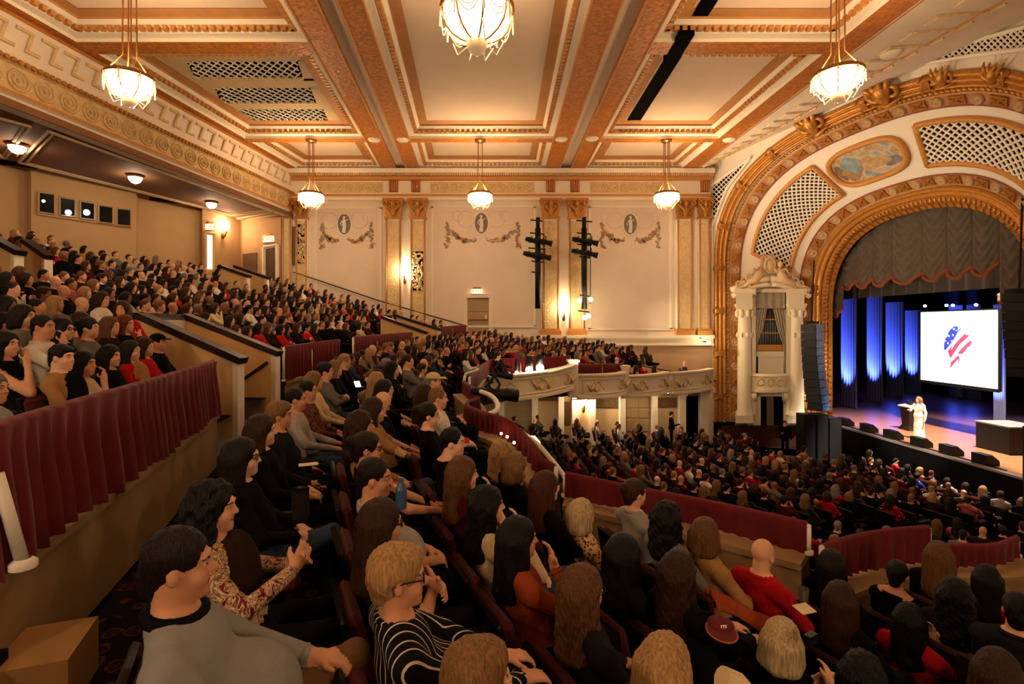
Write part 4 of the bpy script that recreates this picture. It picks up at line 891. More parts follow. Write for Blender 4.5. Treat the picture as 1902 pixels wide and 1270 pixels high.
# ------------------------------------------------------------ white box fronts on the far side
def boxfront(P0,P1,bow,zt,zb,lab,n=17,wreaths=3,zt1=None):
    P0=np.array(P0);P1=np.array(P1); t=P1-P0; Ln=np.linalg.norm(t); t/=Ln; nn=np.array([t[1],-t[0]]); zt1=zt if zt1 is None else zt1
    r=empty('carved_balcony',(*((P0+P1)/2),zb),ws=True,label=lab,cat='balcony front',group='white carved box fronts')
    def pt(u,o,z): q=P0+t*Ln*u+nn*(bow*math.sin(math.pi*u)**.7*(1 if .06<u<.94 else 0)+o); return (q[0],q[1],z+(zt1-zt)*u)
    h=zt-zb; prof=[(-.25,zt),(.12,zt),(.12,zt-.07*h),(.0,zt-.12*h),(.0,zb+.14*h),(.1,zb+.1*h),(.1,zb),(-.3,zb-.1*h)]
    obj('front_panel',MB().grid([[pt(u,o,z) for o,z in prof] for u in np.linspace(0,1,n)]),[mat('box_ivory','#EBDCBE',.6,bump=.1,bscale=12)],r)
    for k in range(wreaths):                                                    # sunk panel with garland relief
        u=(k+.5)/wreaths; mb=MB(); c=np.array(pt(u,.02,(zt+zb)/2)); ax=np.array([t[0],t[1],0]); L2=Ln/wreaths*.42
        mb.torus(c,.17*h*1.2,.035,ax,(0,0,1),14,5)
        for s_ in (-1,1): mb.tube([c+ax*s_*.2*h+[0,0,.1*h],c+ax*s_*L2*.5+[0,0,-.14*h],c+ax*s_*L2*.92+[0,0,.16*h]],[.05,.07,.03],6)
        obj('garland_relief',mb,[relief],r,smooth=True)
    mb=MB()
    for a,b in ((.03,.03),(.97,.97)):
        mb.tube([pt(a,.03,zt-.1*h),pt(a,.03,zb+.1*h)],.1,6)
    fr=[pt(u,.03,zt-.2*h) for u in np.linspace(.08,.92,13)]+[pt(u,.03,zb+.2*h) for u in np.linspace(.92,.08,13)]; mb.tube(fr,.03,5,closed=True); obj('panel_moulding',mb,[ivory],r)
    return r
A=lambda x,Y:((x-CX)/F*Y,Y)
boxfront(A(905,15.3),A(1063,17.0),.55,-1.5,-2.28,'longest white carved box front, nearest the curved rail',wreaths=3,zt1=-1.28)
boxfront(A(1066,17.6),A(1158,19.6),.5,-1.66,-2.5,'white carved box front second from the curved rail',wreaths=2,zt1=-1.74)
boxfront(A(1160,20.4),A(1240,22.3),.35,-1.98,-2.86,'white carved box front third from the curved rail',wreaths=2)
boxfront(A(1241,22.3),A(1322,24.6),.3,-2.03,-3.0,'white carved box front beside the gilded arch',wreaths=2)
for k,(x,Y,z0,z1) in enumerate(((1064,17.2,-1.2,-2.4),(1159,19.9,-1.6,-2.8))):
    p=A(x,Y); mb=MB(); mb.cbox((p[0],p[1],(z0+z1)/2),(.3,.36,z0-z1)); mb.cbox((p[0],p[1],z0+.03),(.38,.44,.08)); obj('balcony_pier',mb,[ivory],label='white square pier '+('at the end of the longest box front' if k==0 else 'left of the third box front'),cat='pier')
# ============================================================ CROSS-AISLE PARAPETS
p1c=[(-2.5,2.5,-.53),(-2.72,3.15,-.53),(-3.1,4.5,-.53),(-3.55,6.0,-.53),(-3.97,7.45,-.52)]
railing(p1c,.75,.07,.72,'long red draped parapet at the left along the carpeted aisle',1,(0,),.2,.085)
p2c=[at(527,645,11.0),at(580,638,12.2),at(630,632,13.3)]; railing(p2c,.72,.06,.9,'red draped parapet section right of the near stair opening',1,(0,.5),.12,.035)
p3c=[at(656,627,14.6),at(712,622,16.8),at(765,618,19.0)]; railing(p3c,.75,.06,.8,'red draped parapet section in the middle of the cross aisle',1,(0,.38),.14,.035)
p4c=[at(816,608,22.6),at(840,606,24.0),at(865,604,25.5)]; railing(p4c,.7,.06,.6,'small red draped parapet section beside the far door',1,(0,.5),.14,.03)
# ------------------------------------------------------------ stair openings with wooden capped walls
vcr=mat('stairwell_cream','#E6BC80',.75,var=.06,vscale=2)
def vomwall(a,b,zlow,lab,th=.14,hand=None):
    a=np.array(a);b=np.array(b); t=b-a; n=np.array([t[1],-t[0],0]); n/=np.linalg.norm(n); r=empty('stair_wall',(b[0],b[1],zlow),ws=True,label=lab,cat='wall')
    mb=MB(); q=[a,b,np.array([b[0],b[1],zlow]),np.array([a[0],a[1],zlow])]; mb.prism([p-n*th/2 for p in q],n*th); obj('plaster_wall',mb,[vcr],r)
    d=t/np.linalg.norm(t); mb=MB(); up=np.array([0,0,1.])-d*d[2]; up/=np.linalg.norm(up); mb.obox(a-n*.13-up*.02,t+d*.08,n*.26,up*.11); obj('wooden_cap',mb,[wood],r)
    if hand is not None:
        mb=MB(); mb.tube(hand,.035,8); obj('handrail',mb,[wood],r,smooth=True)
    mb=MB(); mb.obox(b-n*.1-d*.05+[0,0,-.02],n*.2,d*.1,(0,0,zlow-b[2])); obj('end_post',mb,[ivory],r)
    return r
f1=-1.9
vomwall(at(262,590,8.7),at(443,670,8.55),f1,'cream stair wall with dark wooden cap nearest the long parapet')
vomwall(at(345,590,10.5),at(512,657,10.35),f1,'cream stair wall with dark handrail on the far side of the near opening',hand=[at(440,713,10.25),at(497,673,10.25)])
mb=MB(); a=np.array(at(256,588,8.75)); b=np.array(at(350,590,10.5)); mb.obox(a+[0,0,-.05],b-a,(-.25,.0,0),(0,0,.12)); vb=obj('stairwell_header',mb,[wood],label='dark wooden header behind the near stair opening',cat='rail'); mb=MB(); mb.quad([a,b,b-[0,0,1.6],a-[0,0,1.6]]); obj('header_wall',mb,[cream],vb)
mb=MB()
for k in range(5): 
    c=(np.array(at(443,760,8.7))+np.array(at(512,735,10.3)))/2; mb.box(c[0]-.3-.3*k,c[0]-.3*k,8.72,10.25,f1-.25*(k+1)-.1,f1-.25*(k+1)+.05)
obj('stair_flight',mb,[carpet],label='carpeted steps inside the near stair opening',cat='stairs')
vomwall(at(708,590,20.2),at(790,619,20.0),-1.2,'small cream stair wall with dark cap before the far opening')
vomwall(at(737,588,22.0),at(816,613,21.8),-1.2,'small cream stair wall beyond the far opening')
vomwall(at(-60,420,11.0),at(32,470,10.8),0.4,'cream stair wall with dark cap at the upper left edge')
vomwall(at(48,450,13.2),at(88,478,13.0),0.8,'cream wall with dark cap below the booth windows')
vomwall(at(412,497,20.6),at(460,514,20.4),1.0,'small cream stair wall high in the upper balcony')
vomwall(at(436,496,22.4),at(496,517,22.2),1.0,'small cream stair wall below the brown door')
# lower left corner: white stair post, pale step block, carpeted steps
mb=MB(); mb.tube([at(-6,880,2.55),at(42,1046,2.6)],.03,10); mb.lathe([(.06,0),(.06,.03),(.035,.05)],at(43,1054,2.6),12); obj('stair_post',mb,[whitep],smooth=True,label='white slanting handrail post at the lower left edge',cat='post')
p=at(120,1190,2.75); mb=MB(); mb.cbox((p[0]-.1,p[1],p[2]-.16),(.34,.42,.3),rz=.35); obj('step_block',mb,[mat('block_tan','#A8804E',.7)],label='pale tan step block on the carpet at the lower left',cat='block')
mb=MB()
for k in range(3): mb.cbox((-2.45-.28*k,2.1,-1.75+.2*k),(.3,1.0,.2+.2*k),rz=.3)
obj('aisle_step',mb,[carpet],label='carpeted aisle steps at the lower left corner',cat='steps')
# ============================================================ LIGHT FIXTURES
bead=mat('crystal_bead','#E8C48C',.3,emit=.12,ecol='#FFE0B0')
def pendant(loc,scale,rod,lab,strength,ribs=8):
    m=mat('pendant_glass_%d'%int(strength),'#FFF1D8',.4,emit=strength,ecol=(1.0,.75,.48,1))
    r=empty('pendant_lamp',loc,label=lab,cat='chandelier',group='brass bowl pendant lamps'); s=scale
    mb=MB(); mb.lathe([(s*.47,0),(s*.46,-s*.14),(s*.42,-s*.26),(s*.34,-s*.36),(s*.22,-s*.43),(s*.1,-s*.46),(.01,-s*.465)],n=28); obj('glass_bowl',mb,[m],r,smooth=True)
    mb=MB(); mb.torus((0,0,0),s*.5,s*.035,(1,0,0),(0,1,0),32,6); mb.torus((0,0,s*.05),s*.47,s*.025,(1,0,0),(0,1,0),32,6); obj('brass_rim',mb,[brass],r,smooth=True)
    mb=MB()
    for k in range(ribs):
        a=2*math.pi*k/ribs+.2; mb.tube([(s*q*math.cos(a),s*q*math.sin(a),s*z) for q,z in ((.49,-.0),(.48,-.14),(.44,-.265),(.355,-.37),(.23,-.44),(.1,-.475))],s*.016,5)
    obj('bowl_rib',mb,[brass],r,smooth=True)
    mb=MB()
    for k in range(ribs):
        a0=2*math.pi*k/ribs+.2; a1=a0+2*math.pi/ribs
        for d_ in (.17,.25):
            mb.tube([(s*(.52-.1*d_*math.sin(math.pi*t))*math.cos(a0+(a1-a0)*t),s*(.52-.1*d_*math.sin(math.pi*t))*math.sin(a0+(a1-a0)*t),-s*d_*math.sin(math.pi*t)*1.1-s*.03) for t in np.linspace(0,1,7)],s*.009,4,caps=False)
        mb.tube([(s*.52*math.cos(a0),s*.52*math.sin(a0),0),(s*.53*math.cos(a0),s*.53*math.sin(a0),-s*.3)],s*.014,4)
        mb.tube([(s*.14*math.cos(a0),s*.14*math.sin(a0),-s*.47),(s*.3*math.cos(a0+.2),s*.3*math.sin(a0+.2),-s*.58),(s*.42*math.cos(a0),s*.42*math.sin(a0),-s*.36)],s*.01,4)
    obj('bead_swag',mb,[bead],r,kind='stuff')
    mb=MB(); mb.lathe([(.01,-s*.66),(s*.05,-s*.63),(s*.12,-s*.58),(s*.15,-s*.5),(s*.14,-s*.44)],n=14); obj('finial',mb,[bead],r,smooth=True)
    mb=MB()
    for k in range(4):
        a=math.pi/4+k*math.pi/2; mb.tube([(s*.46*math.cos(a),s*.46*math.sin(a),s*.03),(s*.14*math.cos(a),s*.14*math.sin(a),s*.5),(s*.12*math.cos(a),s*.12*math.sin(a),rod-.06)],s*.017,5)
    obj('suspension_rod',mb,[brass],r,smooth=True)
    mb=MB(); mb.lathe([(.02,rod-.12),(s*.22,rod-.08),(s*.24,rod),(.02,rod)],n=16); obj('ceiling_canopy',mb,[brass],r,smooth=True)
for x,lab in ((578,'pendant lamp before the far wall, nearest the balcony'),(892,'pendant lamp before the far wall above the far door'),(1238,'pendant lamp before the far wall, nearest the arch')):
    p=at(x,361,21.6); pendant(p,1.0,ZC-p[2],'brass and glass bowl '+lab,30)
for x,lab in ((-7.4,'left'),(-.3,'middle'),(7.55,'right')):       # the matching row on this side of the house, overhead and out of frame
    pendant((x,.4,5.55),1.0,ZC-5.55,lab+' brass and glass bowl pendant lamp overhead on the near side',9)
p=at(241,146,11.35); pendant(p,.97,ZP-p[2]-.05,'brass and glass bowl pendant lamp at the upper left',36)
p=at(1556,138,11.2); pendant(p,.95,ZP-p[2]-.05,'brass and glass bowl pendant lamp at the upper right before the arch',42)
p=at(886,18,11.2); pendant((p[0],p[1],p[2]),1.55,ZP-p[2],'largest brass and glass bowl pendant lamp at the top centre',9)
# soffit domes
for k,(x,y) in enumerate(((32,268),(251,326),(393,375))):
    p=onz(x,y,5.5); r=empty('soffit_dome_lamp',(p[0],p[1],5.5),label=['leftmost','middle','rightmost'][k]+' small domed lamp on the brown soffit',cat='lamp',group='soffit dome lamps')
    mb=MB(); mb.lathe([(.22,-.06),(.2,-.16),(.13,-.25),(.04,-.29),(.01,-.29)],n=18); obj('glass_dome',mb,[mat('dome_glass','#FFF0D5',.4,emit=38,ecol=(1,.75,.48,1))],r,smooth=True)
    mb=MB(); mb.lathe([(.02,0),(.25,0),(.27,-.04),(.23,-.08)],n=18); mb.lathe([(.03,-.28),(.035,-.33),(.01,-.36)],n=8); obj('brass_collar',mb,[brass],r,smooth=True)
# wall sconces
def sconce(p,n,lab,e=30):
    p=np.array(p); n=np.array(n); r=empty('wall_sconce',tuple(p),ws=True,label=lab,cat='sconce',group='torch sconces')
    mb=MB(); mb.lathe([(.05,0),(.11,.12),(.14,.28),(.10,.42),(.02,.48)],tuple(p+n*.22),14); obj('glass_shade',mb,[mat('sconce_glass%d'%e,'#FFF1D8',.4,emit=e,ecol=(1,.75,.48,1))],r,smooth=True)
    mb=MB(); mb.tube([p+[0,0,-.25],p+n*.12+[0,0,-.3],p+n*.22+[0,0,-.02]],[.035,.03,.05],8); mb.ball(tuple(p+[0,0,-.25]),(.1,.1,.18),8,6); obj('brass_bracket',mb,[brass],r,smooth=True)
sconce(at(752,512,25.85),(0,-1,0),'lit sconce between the twin pilasters left of the far door',70)
sconce(at(1047,581,25.85),(0,-1,0),'lit sconce between the twin pilasters behind the lighting pole',70)
sconce(at(1084,750,24.3),(0,-1,0),'lit sconce below the white box fronts',110)
sconce((-4.2,-2.98,2.6),(0,1,0),'lit sconce on the near wall left of the viewpoint',120); sconce((3.9,-2.98,.8),(0,1,0),'lit sconce on the near wall right of the viewpoint',120)
sconce((-8.6,-2.98,3.2),(0,1,0),'lit sconce on the near wall toward the upper balcony',210)  # no matching fitting; added out of frame to brighten the stair walls
pp,nn2=rp(413,428,6); sconce(pp,nn2,'lit sconce beside the bright rear doorway',60)
# two little spotlights at the box corner
for k,(x,y) in enumerate(((1307,629),(1316,636))):
    p=at(x,y,25.2); mb=MB(); mb.ball(p,.09,8,6); o=obj('box_spotlight',mb,[mat('tiny_lamp','#FFFFFF',.4,emit=25,ecol='#FFE2B0')],smooth=True,label=['left of two tiny lit lamps beside the gilded arch','right of two tiny lit lamps beside the gilded arch'][k],cat='spotlight'); mb=MB(); mb.tube([p,(p[0],p[1]+.6,p[2]+.05)],.03,6); obj('lamp_arm',mb,[black],o)
# ------------------------------------------------------------ exit signs
exm=mat('exit_face','#FFD8B8',.5,emit=1.6,ecol='#FFC79A'); exr=mat('exit_letters','#C0201A',.5,emit=.5,ecol='#E03020')
def exit_sign(p,right,w,h,lab):
    p=np.array(p); right=np.array(right,float); right/=np.linalg.norm(right); n=np.array([right[1],-right[0],0]); 
    r=empty('exit_sign',tuple(p),ws=True,label=lab,cat='exit sign',group='lit exit signs'); mb=MB(); mb.obox(p-right*w/2+[0,0,-h/2],right*w,n*.08,(0,0,h)); obj('sign_face',mb,[exm],r)
    mb=MB(); q=[p-right*w*.55+[0,0,h/2],p+right*w*.55+[0,0,h/2],p+right*w*.3+[0,0,h*.85],p-right*w*.3+[0,0,h*.85]]; mb.prism(q,n*.1); mb.obox(p-right*w*.55+[0,0,-h*.62],right*w*1.1,n*.1,(0,0,h*.1)); obj('sign_housing',mb,[brass],r)
    cu=bpy.data.curves.new('exit','FONT'); cu.body='EXIT'; cu.align_x='CENTER'; cu.align_y='CENTER'; cu.size=h*.95; cu.extrude=.005; t=bpy.data.objects.new('tmp',cu); COL.objects.link(t); me=bpy.data.meshes.new_from_object(t); bpy.data.objects.remove(t)
    me.materials.clear(); me.materials.append(exr); o=link('exit_letters',me,r); M=Matrix([[*right,0],[0,0,1,0],[*n,0],[0,0,0,1]]).transposed(); M.translation=Vector(p+n*.09); o.matrix_basis=M
exit_sign(at(886,541,25.9),(1,0,0),.52,.24,'glowing exit sign above the tan door in the far wall')
q0,_=rp(494,445,8); q1,_=rp(506,444,8); exit_sign((q0+q1)/2,q1-q0,.6,.3,'glowing exit sign above the brown door in the rear corner')
q0,_=rp(382,421,6); q1,_=rp(393,421,6); exit_sign((q0+q1)/2,q1-q0,.5,.28,'glowing exit sign above the bright rear doorway')
# ------------------------------------------------------------ lighting poles on the far wall
def lamp_can(p,dirv,L,r0,parent,rnd=None):
    p=np.array(p); d=np.array(dirv,float); d/=np.linalg.norm(d); mb=MB(); mb.tube([p-d*L*.5,p-d*L*.1,p+d*L*.1,p+d*L*.5],[r0*.7,r0,r0*.8,r0*1.1],8); o=obj('theatre_lamp',mb,[black],parent); return o
def pole(x,y0,y1,bars,rows,lab,lit=()):
    Y=25.0; X=(x-CX)/F*Y; zz=lambda y:(CY-y)/F*Y; r=empty('lighting_pole',(X,Y,zz(y1)),ws=True,label=lab,cat='light pole'); mb=MB(); mb.tube([(X,Y,zz(y0)),(X,Y,zz(y0+20))],.1,8); mb.tube([(X,Y,zz(y0+20)),(X,Y,zz(y1))],.14,8); mb.tube([(X+.3,Y,zz(y0+30)),(X+.3,Y,zz(y1-10))],.025,5); obj('pole_tube',mb,[black],r,smooth=True)
    for (y,w0,w1) in bars:
        mb=MB(); mb.tube([(X+w0*Y/F,Y-.1,zz(y-1)),(X+w1*Y/F,Y-.1,zz(y+1.5))],.035,6); b=obj('cross_arm',mb,[black],r)
    for (y,xs) in rows:
        for dx in xs:
            mb=MB(); mb.tube([(X+dx*Y/F,Y-.12,zz(y-9)),(X+dx*Y/F,Y-.12,zz(y))],.03,5); mb.tube([(X+dx*Y/F-.12,Y-.12,zz(y-6)),(X+dx*Y/F-.12,Y-.12,zz(y))],.02,4); obj('lamp_yoke',mb,[black],r)
            lamp_can((X+dx*Y/F,Y-.2,zz(y+1+dx*.15)),(1,-.15,-.28),.62,.14,r)
    for (dx,y) in lit:
        mb=MB(); mb.ball((X+dx*Y/F,Y-.3,zz(y)),.11,8,6); obj('lit_lamp',mb,[MATS['tiny_lamp']],r,smooth=True)
pole(999,404,573,((410,-14,8),(434,-15,12),(462,-18,14),(486,-12,10),(506,-12,4)),((448,(-12,2,14)),(475,(-16,-2,12))),'left black lighting pole with lamps before the far wall')
pole(1085,404,574,((411,-15,14),(434,-14,12),(455,-14,12),(478,-10,10),(549,-9,9),(578,-12,9)),((448,(-12,2,13)),(470,(-13,0,12))),'right black lighting pole with lit lamps before the far wall',((-11,559),(10,557),(-1,590),(6,587)))
# spotlights at the balcony tip
for (x,y,Y,L,lab) in ((930,697,10.5,.5,'smaller black spotlight on the guard pipe'),(918,730,9.0,.85,'large black spotlight aimed at the stage from the rail')):
    p=at(x,y,Y); r=empty('spotlight',p,ws=True,label=lab,cat='spotlight'); d=np.array([1,.25,-.14]); d/=np.linalg.norm(d); mb=MB(); P=np.array(p); mb.tube([P-d*L*.5,P-d*L*.3,P+d*L*.1,P+d*L*.25,P+d*L*.5],[L*.06,L*.09,L*.1,L*.13,L*.14],14); obj('lamp_barrel',mb,[black],r,smooth=True)
    mb=MB(); mb.tube([P+[0,0,.32],P+[-.1,0,.15],P+[0,0,-.02]],.025,6); mb.tube([P+[0,0,.32],P+[.1,0,.15],P+[0,0,-.02]],.025,6); obj('lamp_yoke',mb,[black],r)
for k,(x,y,rr_) in enumerate(((983,687,.11),(1003,683,.12),(960,692,.05))):
    p=at(x,y,15.6); r=empty('front_spotlight',p,ws=True,label=['left bright lit spotlight on the first box front','right bright lit spotlight on the first box front','small lit lamp left of the bright pair on the box front'][k],cat='spotlight'); mb=MB(); mb.ball(p,rr_,10,7); obj('lit_lens',mb,[mat('hot_lamp','#FFFFFF',.4,emit=40,ecol='#FFE6C0')],r,smooth=True); mb=MB(); mb.lathe([(rr_*.9,.0),(rr_*1.2,.05),(rr_*1.1,.3),(rr_*.5,.42)],(p[0],p[1]+.1,p[2]),12); obj('lamp_housing',mb,[black],r,smooth=True)
# little aisle lights along the curved ledge
for k,(x,y) in enumerate(((931,805),(942,811),(955,822))):
    mb=MB(); p=at(x,y,6.9-.3*k); mb.ball(p,.018,8,5); obj('ledge_lamp',mb,[MATS['tiny_lamp']],smooth=True,label=['first','second','third'][k]+' tiny lit bulb from the left on the curved ledge',cat='lamp',group='ledge bulbs')
# speaker's key light from the balcony front spotlights
kl=light('key_spot','SPOT',(3.0,15.6,-1.3),5000,(1.0,.86,.68),.15,spot=math.radians(16),blend=.7); aim(kl,onz(1716,800,ZS+.6))
sl=light('stage_wash','SPOT',(19.0,19,5.9),19000,(1.0,.84,.70),.3,spot=math.radians(85),blend=.9); aim(sl,(19.2,20,ZS))
for (x,y,z,e) in ((20.0,25.5,5.5,2000),(25.5,23.0,5.5,5000),(23.5,18.5,5.5,3500)):
    l_=light('blue_wash','SPOT',(x,y,z),e,(.12,.2,1.0),.25,spot=math.radians(60),blend=.8); aim(l_,(x+.6,y-.5,ZS))
# lit theatre lamps on the box front and the right pole, aimed at the arch
for (p,tg,e,a) in ((at(983,687,15.4),(13.5,23.0,2.5),1500,60),(at(1003,683,15.4),(14.0,19.5,5.5),1500,60),(at(1074,559,24.5),(13.0,22.0,6.5),900,70),(at(1095,557,24.5),(13.2,24.5,-1),600,60)):
    l_=light('arch_spot','SPOT',p,e,(1.0,.78,.52),.12,spot=math.radians(a),blend=.9); l_.location=(p[0]+.25,p[1]-.1,p[2]+.1); aim(l_,tg)
# recessed lamps under the side boxes
for k,x in enumerate((960,1018,1083,1132,1184,1238)):
    p=at(x,730,22.6 if x<1100 else 23.6); r=empty('under_box_lamp',p,label=['first','second','third','fourth','fifth','sixth'][k]+' small recessed lamp from the left under the white boxes',cat='lamp',group='recessed lamps under the boxes')
    mb=MB(); mb.lathe([(.16,.02),(.17,.0),(.13,-.02),(.12,.0)],n=14); obj('lamp_ring',mb,[brass],r,smooth=True); mb=MB(); mb.disc((0,0,-.005),.12,(1,0,0),(0,-1,0),14); obj('lamp_lens',mb,[mat('recessed_lens','#FFF0D8',.4,emit=55,ecol=(1,.72,.42,1))],r)
# ============================================================ PEOPLE (signed-distance bodies -> one continuous surface)
def axis(lo,hi,h,fine):
    xs=[lo]; x=lo
    while x<hi:
        s=h
        for a,b,fh in fine:
            if a-fh<=x<b: s=min(s,fh)
        x+=s; xs.append(x)
    return np.array(xs)
class SDF:
    def __init__(s,xs,ys,zs):
        s.g=(xs,ys,zs); s.f=np.full((len(xs),len(ys),len(zs)),1.0,np.float32); s.l=np.zeros(s.f.shape,np.int8)
    def _sl(s,lo,hi):
        r=[]
        for k in range(3):
            a=np.searchsorted(s.g[k],lo[k]); b=np.searchsorted(s.g[k],hi[k])
            if b-a<1: return None
            r.append(slice(a,b))
        return tuple(r)
    def _pts(s,sl): return np.meshgrid(s.g[0][sl[0]],s.g[1][sl[1]],s.g[2][sl[2]],indexing='ij',sparse=True)
    def _mix(s,sl,d,lab,k,over=0.0):
        f=s.f[sl]; L=s.l[sl]
        if lab>=0: m=d<f+over; L[m]=lab
        h=np.clip(.5+.5*(f-d)/k,0,1); s.f[sl]=f*(1-h)+d*h-k*h*(1-h)
    def cone(s,a,b,ra,rb,lab,k=.03,over=0.0):
        a=np.array(a,float);b=np.array(b,float); m=max(ra,rb)+k+.03; sl=s._sl(np.minimum(a,b)-m,np.maximum(a,b)+m)
        if sl is None: return
        X,Y,Z=s._pts(sl); ba=b-a; L2=float(np.dot(ba,ba))+1e-9; px,py,pz=X-a[0],Y-a[1],Z-a[2]
        h=np.clip((px*ba[0]+py*ba[1]+pz*ba[2])/L2,0,1)
        d=np.sqrt((px-h*ba[0])**2+(py-h*ba[1])**2+(pz-h*ba[2])**2)-(ra+(rb-ra)*h)
        s._mix(sl,d.astype(np.float32),lab,k,over)
    def ell(s,c,r,lab,k=.03,R=None,cut=False,over=0.0):
        c=np.array(c,float); r=np.array(r,float); m=max(r)+k+.03; sl=s._sl(c-m,c+m)
        if sl is None: return
        X,Y,Z=s._pts(sl); px,py,pz=X-c[0],Y-c[1],Z-c[2]
        if R is not None: px,py,pz=(R[0][0]*px+R[1][0]*py+R[2][0]*pz),(R[0][1]*px+R[1][1]*py+R[2][1]*pz),(R[0][2]*px+R[1][2]*py+R[2][2]*pz)
        q=np.sqrt((px/r[0])**2+(py/r[1])**2+(pz/r[2])**2); q2=np.sqrt((px/r[0]**2)**2+(py/r[1]**2)**2+(pz/r[2]**2)**2)+1e-6
        d=(q*(q-1)/q2).astype(np.float32)
        if cut: s.f[sl]=np.maximum(s.f[sl],-d)
        else: s._mix(sl,d,lab,k,over)
    def mesh(s):
        f=s.f; ins=f<0; nx,ny,nz=f.shape
        c=np.zeros((nx-1,ny-1,nz-1),np.int8); corners=[(i,j,k) for i in (0,1) for j in (0,1) for k in (0,1)]
        for i,j,k in corners: c+=ins[i:nx-1+i,j:ny-1+j,k:nz-1+k]
        I,J,K=np.nonzero((c>0)&(c<8)); n=len(I); vid=np.full(c.shape,-1,np.int32); vid[I,J,K]=np.arange(n)
        acc=np.zeros((n,3)); cnt=np.zeros(n); g=s.g
        V={q:f[I+q[0],J+q[1],K+q[2]] for q in corners}
        for a in corners:
            for ax in range(3):
                if a[ax]: continue
                b=list(a); b[ax]=1; b=tuple(b); fa,fb=V[a],V[b]; m=(fa<0)!=(fb<0); t=np.where(m,fa/(fa-fb+1e-12),0)
                P=[]
                for d_ in range(3):
                    id_=(I,J,K)[d_]; lo=g[d_][id_+a[d_]]
                    P.append(lo+t*(g[d_][id_+1]-g[d_][id_]) if d_==ax else lo)
                acc+=np.stack(P,1)*m[:,None]; cnt+=m
        v=acc/cnt[:,None]; F_=[]; ML=[]
        for ax in range(3):
            sh=[slice(None)]*3; a=[slice(1,-1)]*3; a[ax]=slice(0,-1); b=[slice(1,-1)]*3; b[ax]=slice(1,None)
            A=ins[tuple(a)]; B=ins[tuple(b)]; x,y,z=np.nonzero(A!=B); o=[1,1,1]; o[ax]=0; i,j,k=x+o[0],y+o[1],z+o[2]
            u,w=[(1,2),(2,0),(0,1)][ax]; idx=np.stack([i,j,k],1)
            def cell(du,dw): q=idx.copy(); q[:,u]-=du; q[:,w]-=dw; return vid[q[:,0],q[:,1],q[:,2]]
            q=np.stack([cell(1,1),cell(0,1),cell(0,0),cell(1,0)],1); fl=~A[x,y,z]; q[fl]=q[fl][:,::-1]
            nb=idx.copy(); nb[~A[x,y,z],ax]+=1; F_.append(q); ML.append(s.l[nb[:,0],nb[:,1],nb[:,2]])
        return v,np.concatenate(F_),np.concatenate(ML)
def np_mesh(name,v,f,ml,mats,smooth=True):
    me=bpy.data.meshes.new(name); n=len(f); me.vertices.add(len(v)); me.vertices.foreach_set('co',np.asarray(v,np.float32).ravel())
    me.loops.add(4*n); me.loops.foreach_set('vertex_index',np.asarray(f,np.int32).ravel()); me.polygons.add(n)
    me.polygons.foreach_set('loop_start',np.arange(0,4*n,4,dtype=np.int32)); me.polygons.foreach_set('loop_total',np.full(n,4,np.int32))
    for m in mats: me.materials.append(m)
    me.polygons.foreach_set('material_index',np.asarray(ml,np.int32)); me.polygons.foreach_set('use_smooth',np.full(n,smooth)); me.update(calc_edges=True); return me
SKIN,TOP,PANT,SHOE,EYE,LIP,VEST=range(7)
def rotm(yaw,pitch=0,roll=0): return np.array((Euler((0,0,yaw)).to_matrix()@Euler((pitch,0,0)).to_matrix()@Euler((0,roll,0)).to_matrix()))
def hand(B,w,d,n,side,curl,lab=SKIN,spread=.35,sc=1.0):
    """palm, four unequal curled fingers and a thumb from wrist w; d = pointing direction, n = back-of-hand normal"""
    w=np.array(w,float); d=np.array(d,float); d/=np.linalg.norm(d); n=np.array(n,float); n-=d*np.dot(n,d); n/=np.linalg.norm(n); s_=np.cross(d,n)*side
    c=w+d*.05*sc; B.cone(w,w+d*.03*sc,.027*sc,.03*sc,lab,.02)
    for q in (-.026,-.009,.009,.026): B.cone(w+d*.02*sc+s_*q*.6*sc,w+d*.085*sc+s_*q*sc,.016*sc,.0135*sc,lab,.012)
    for q,L in ((-.03,.066),(-.0105,.076),(.0105,.082),(.03,.074)):
        b=w+d*.088*sc+s_*q*sc; dd=d*math.cos(curl*.5)-n*math.sin(curl*.5)+s_*q*spread; p1=b+dd*L*.45*sc
        d2=d*math.cos(curl*1.3)-n*math.sin(curl*1.3)+s_*q*spread*.6; p2=p1+d2*L*.32*sc; d3=d*math.cos(curl*1.9)-n*math.sin(curl*1.9); p3=p2+d3*L*.26*sc
        B.cone(b,p1,.0105*sc,.0095*sc,lab,.006); B.cone(p1,p2,.0095*sc,.0085*sc,lab,.004); B.cone(p2,p3,.0085*sc,.007*sc,lab,.004)
    t0=w+d*.03*sc+s_*.03*sc; t1=t0+(d*.6+s_*.75-n*.25)*.04*sc; t2=t1+(d*.9+s_*.25-n*.3)*.032*sc
    B.cone(t0,t1,.0155*sc,.012*sc,lab,.01); B.cone(t1,t2,.012*sc,.009*sc,lab,.005)
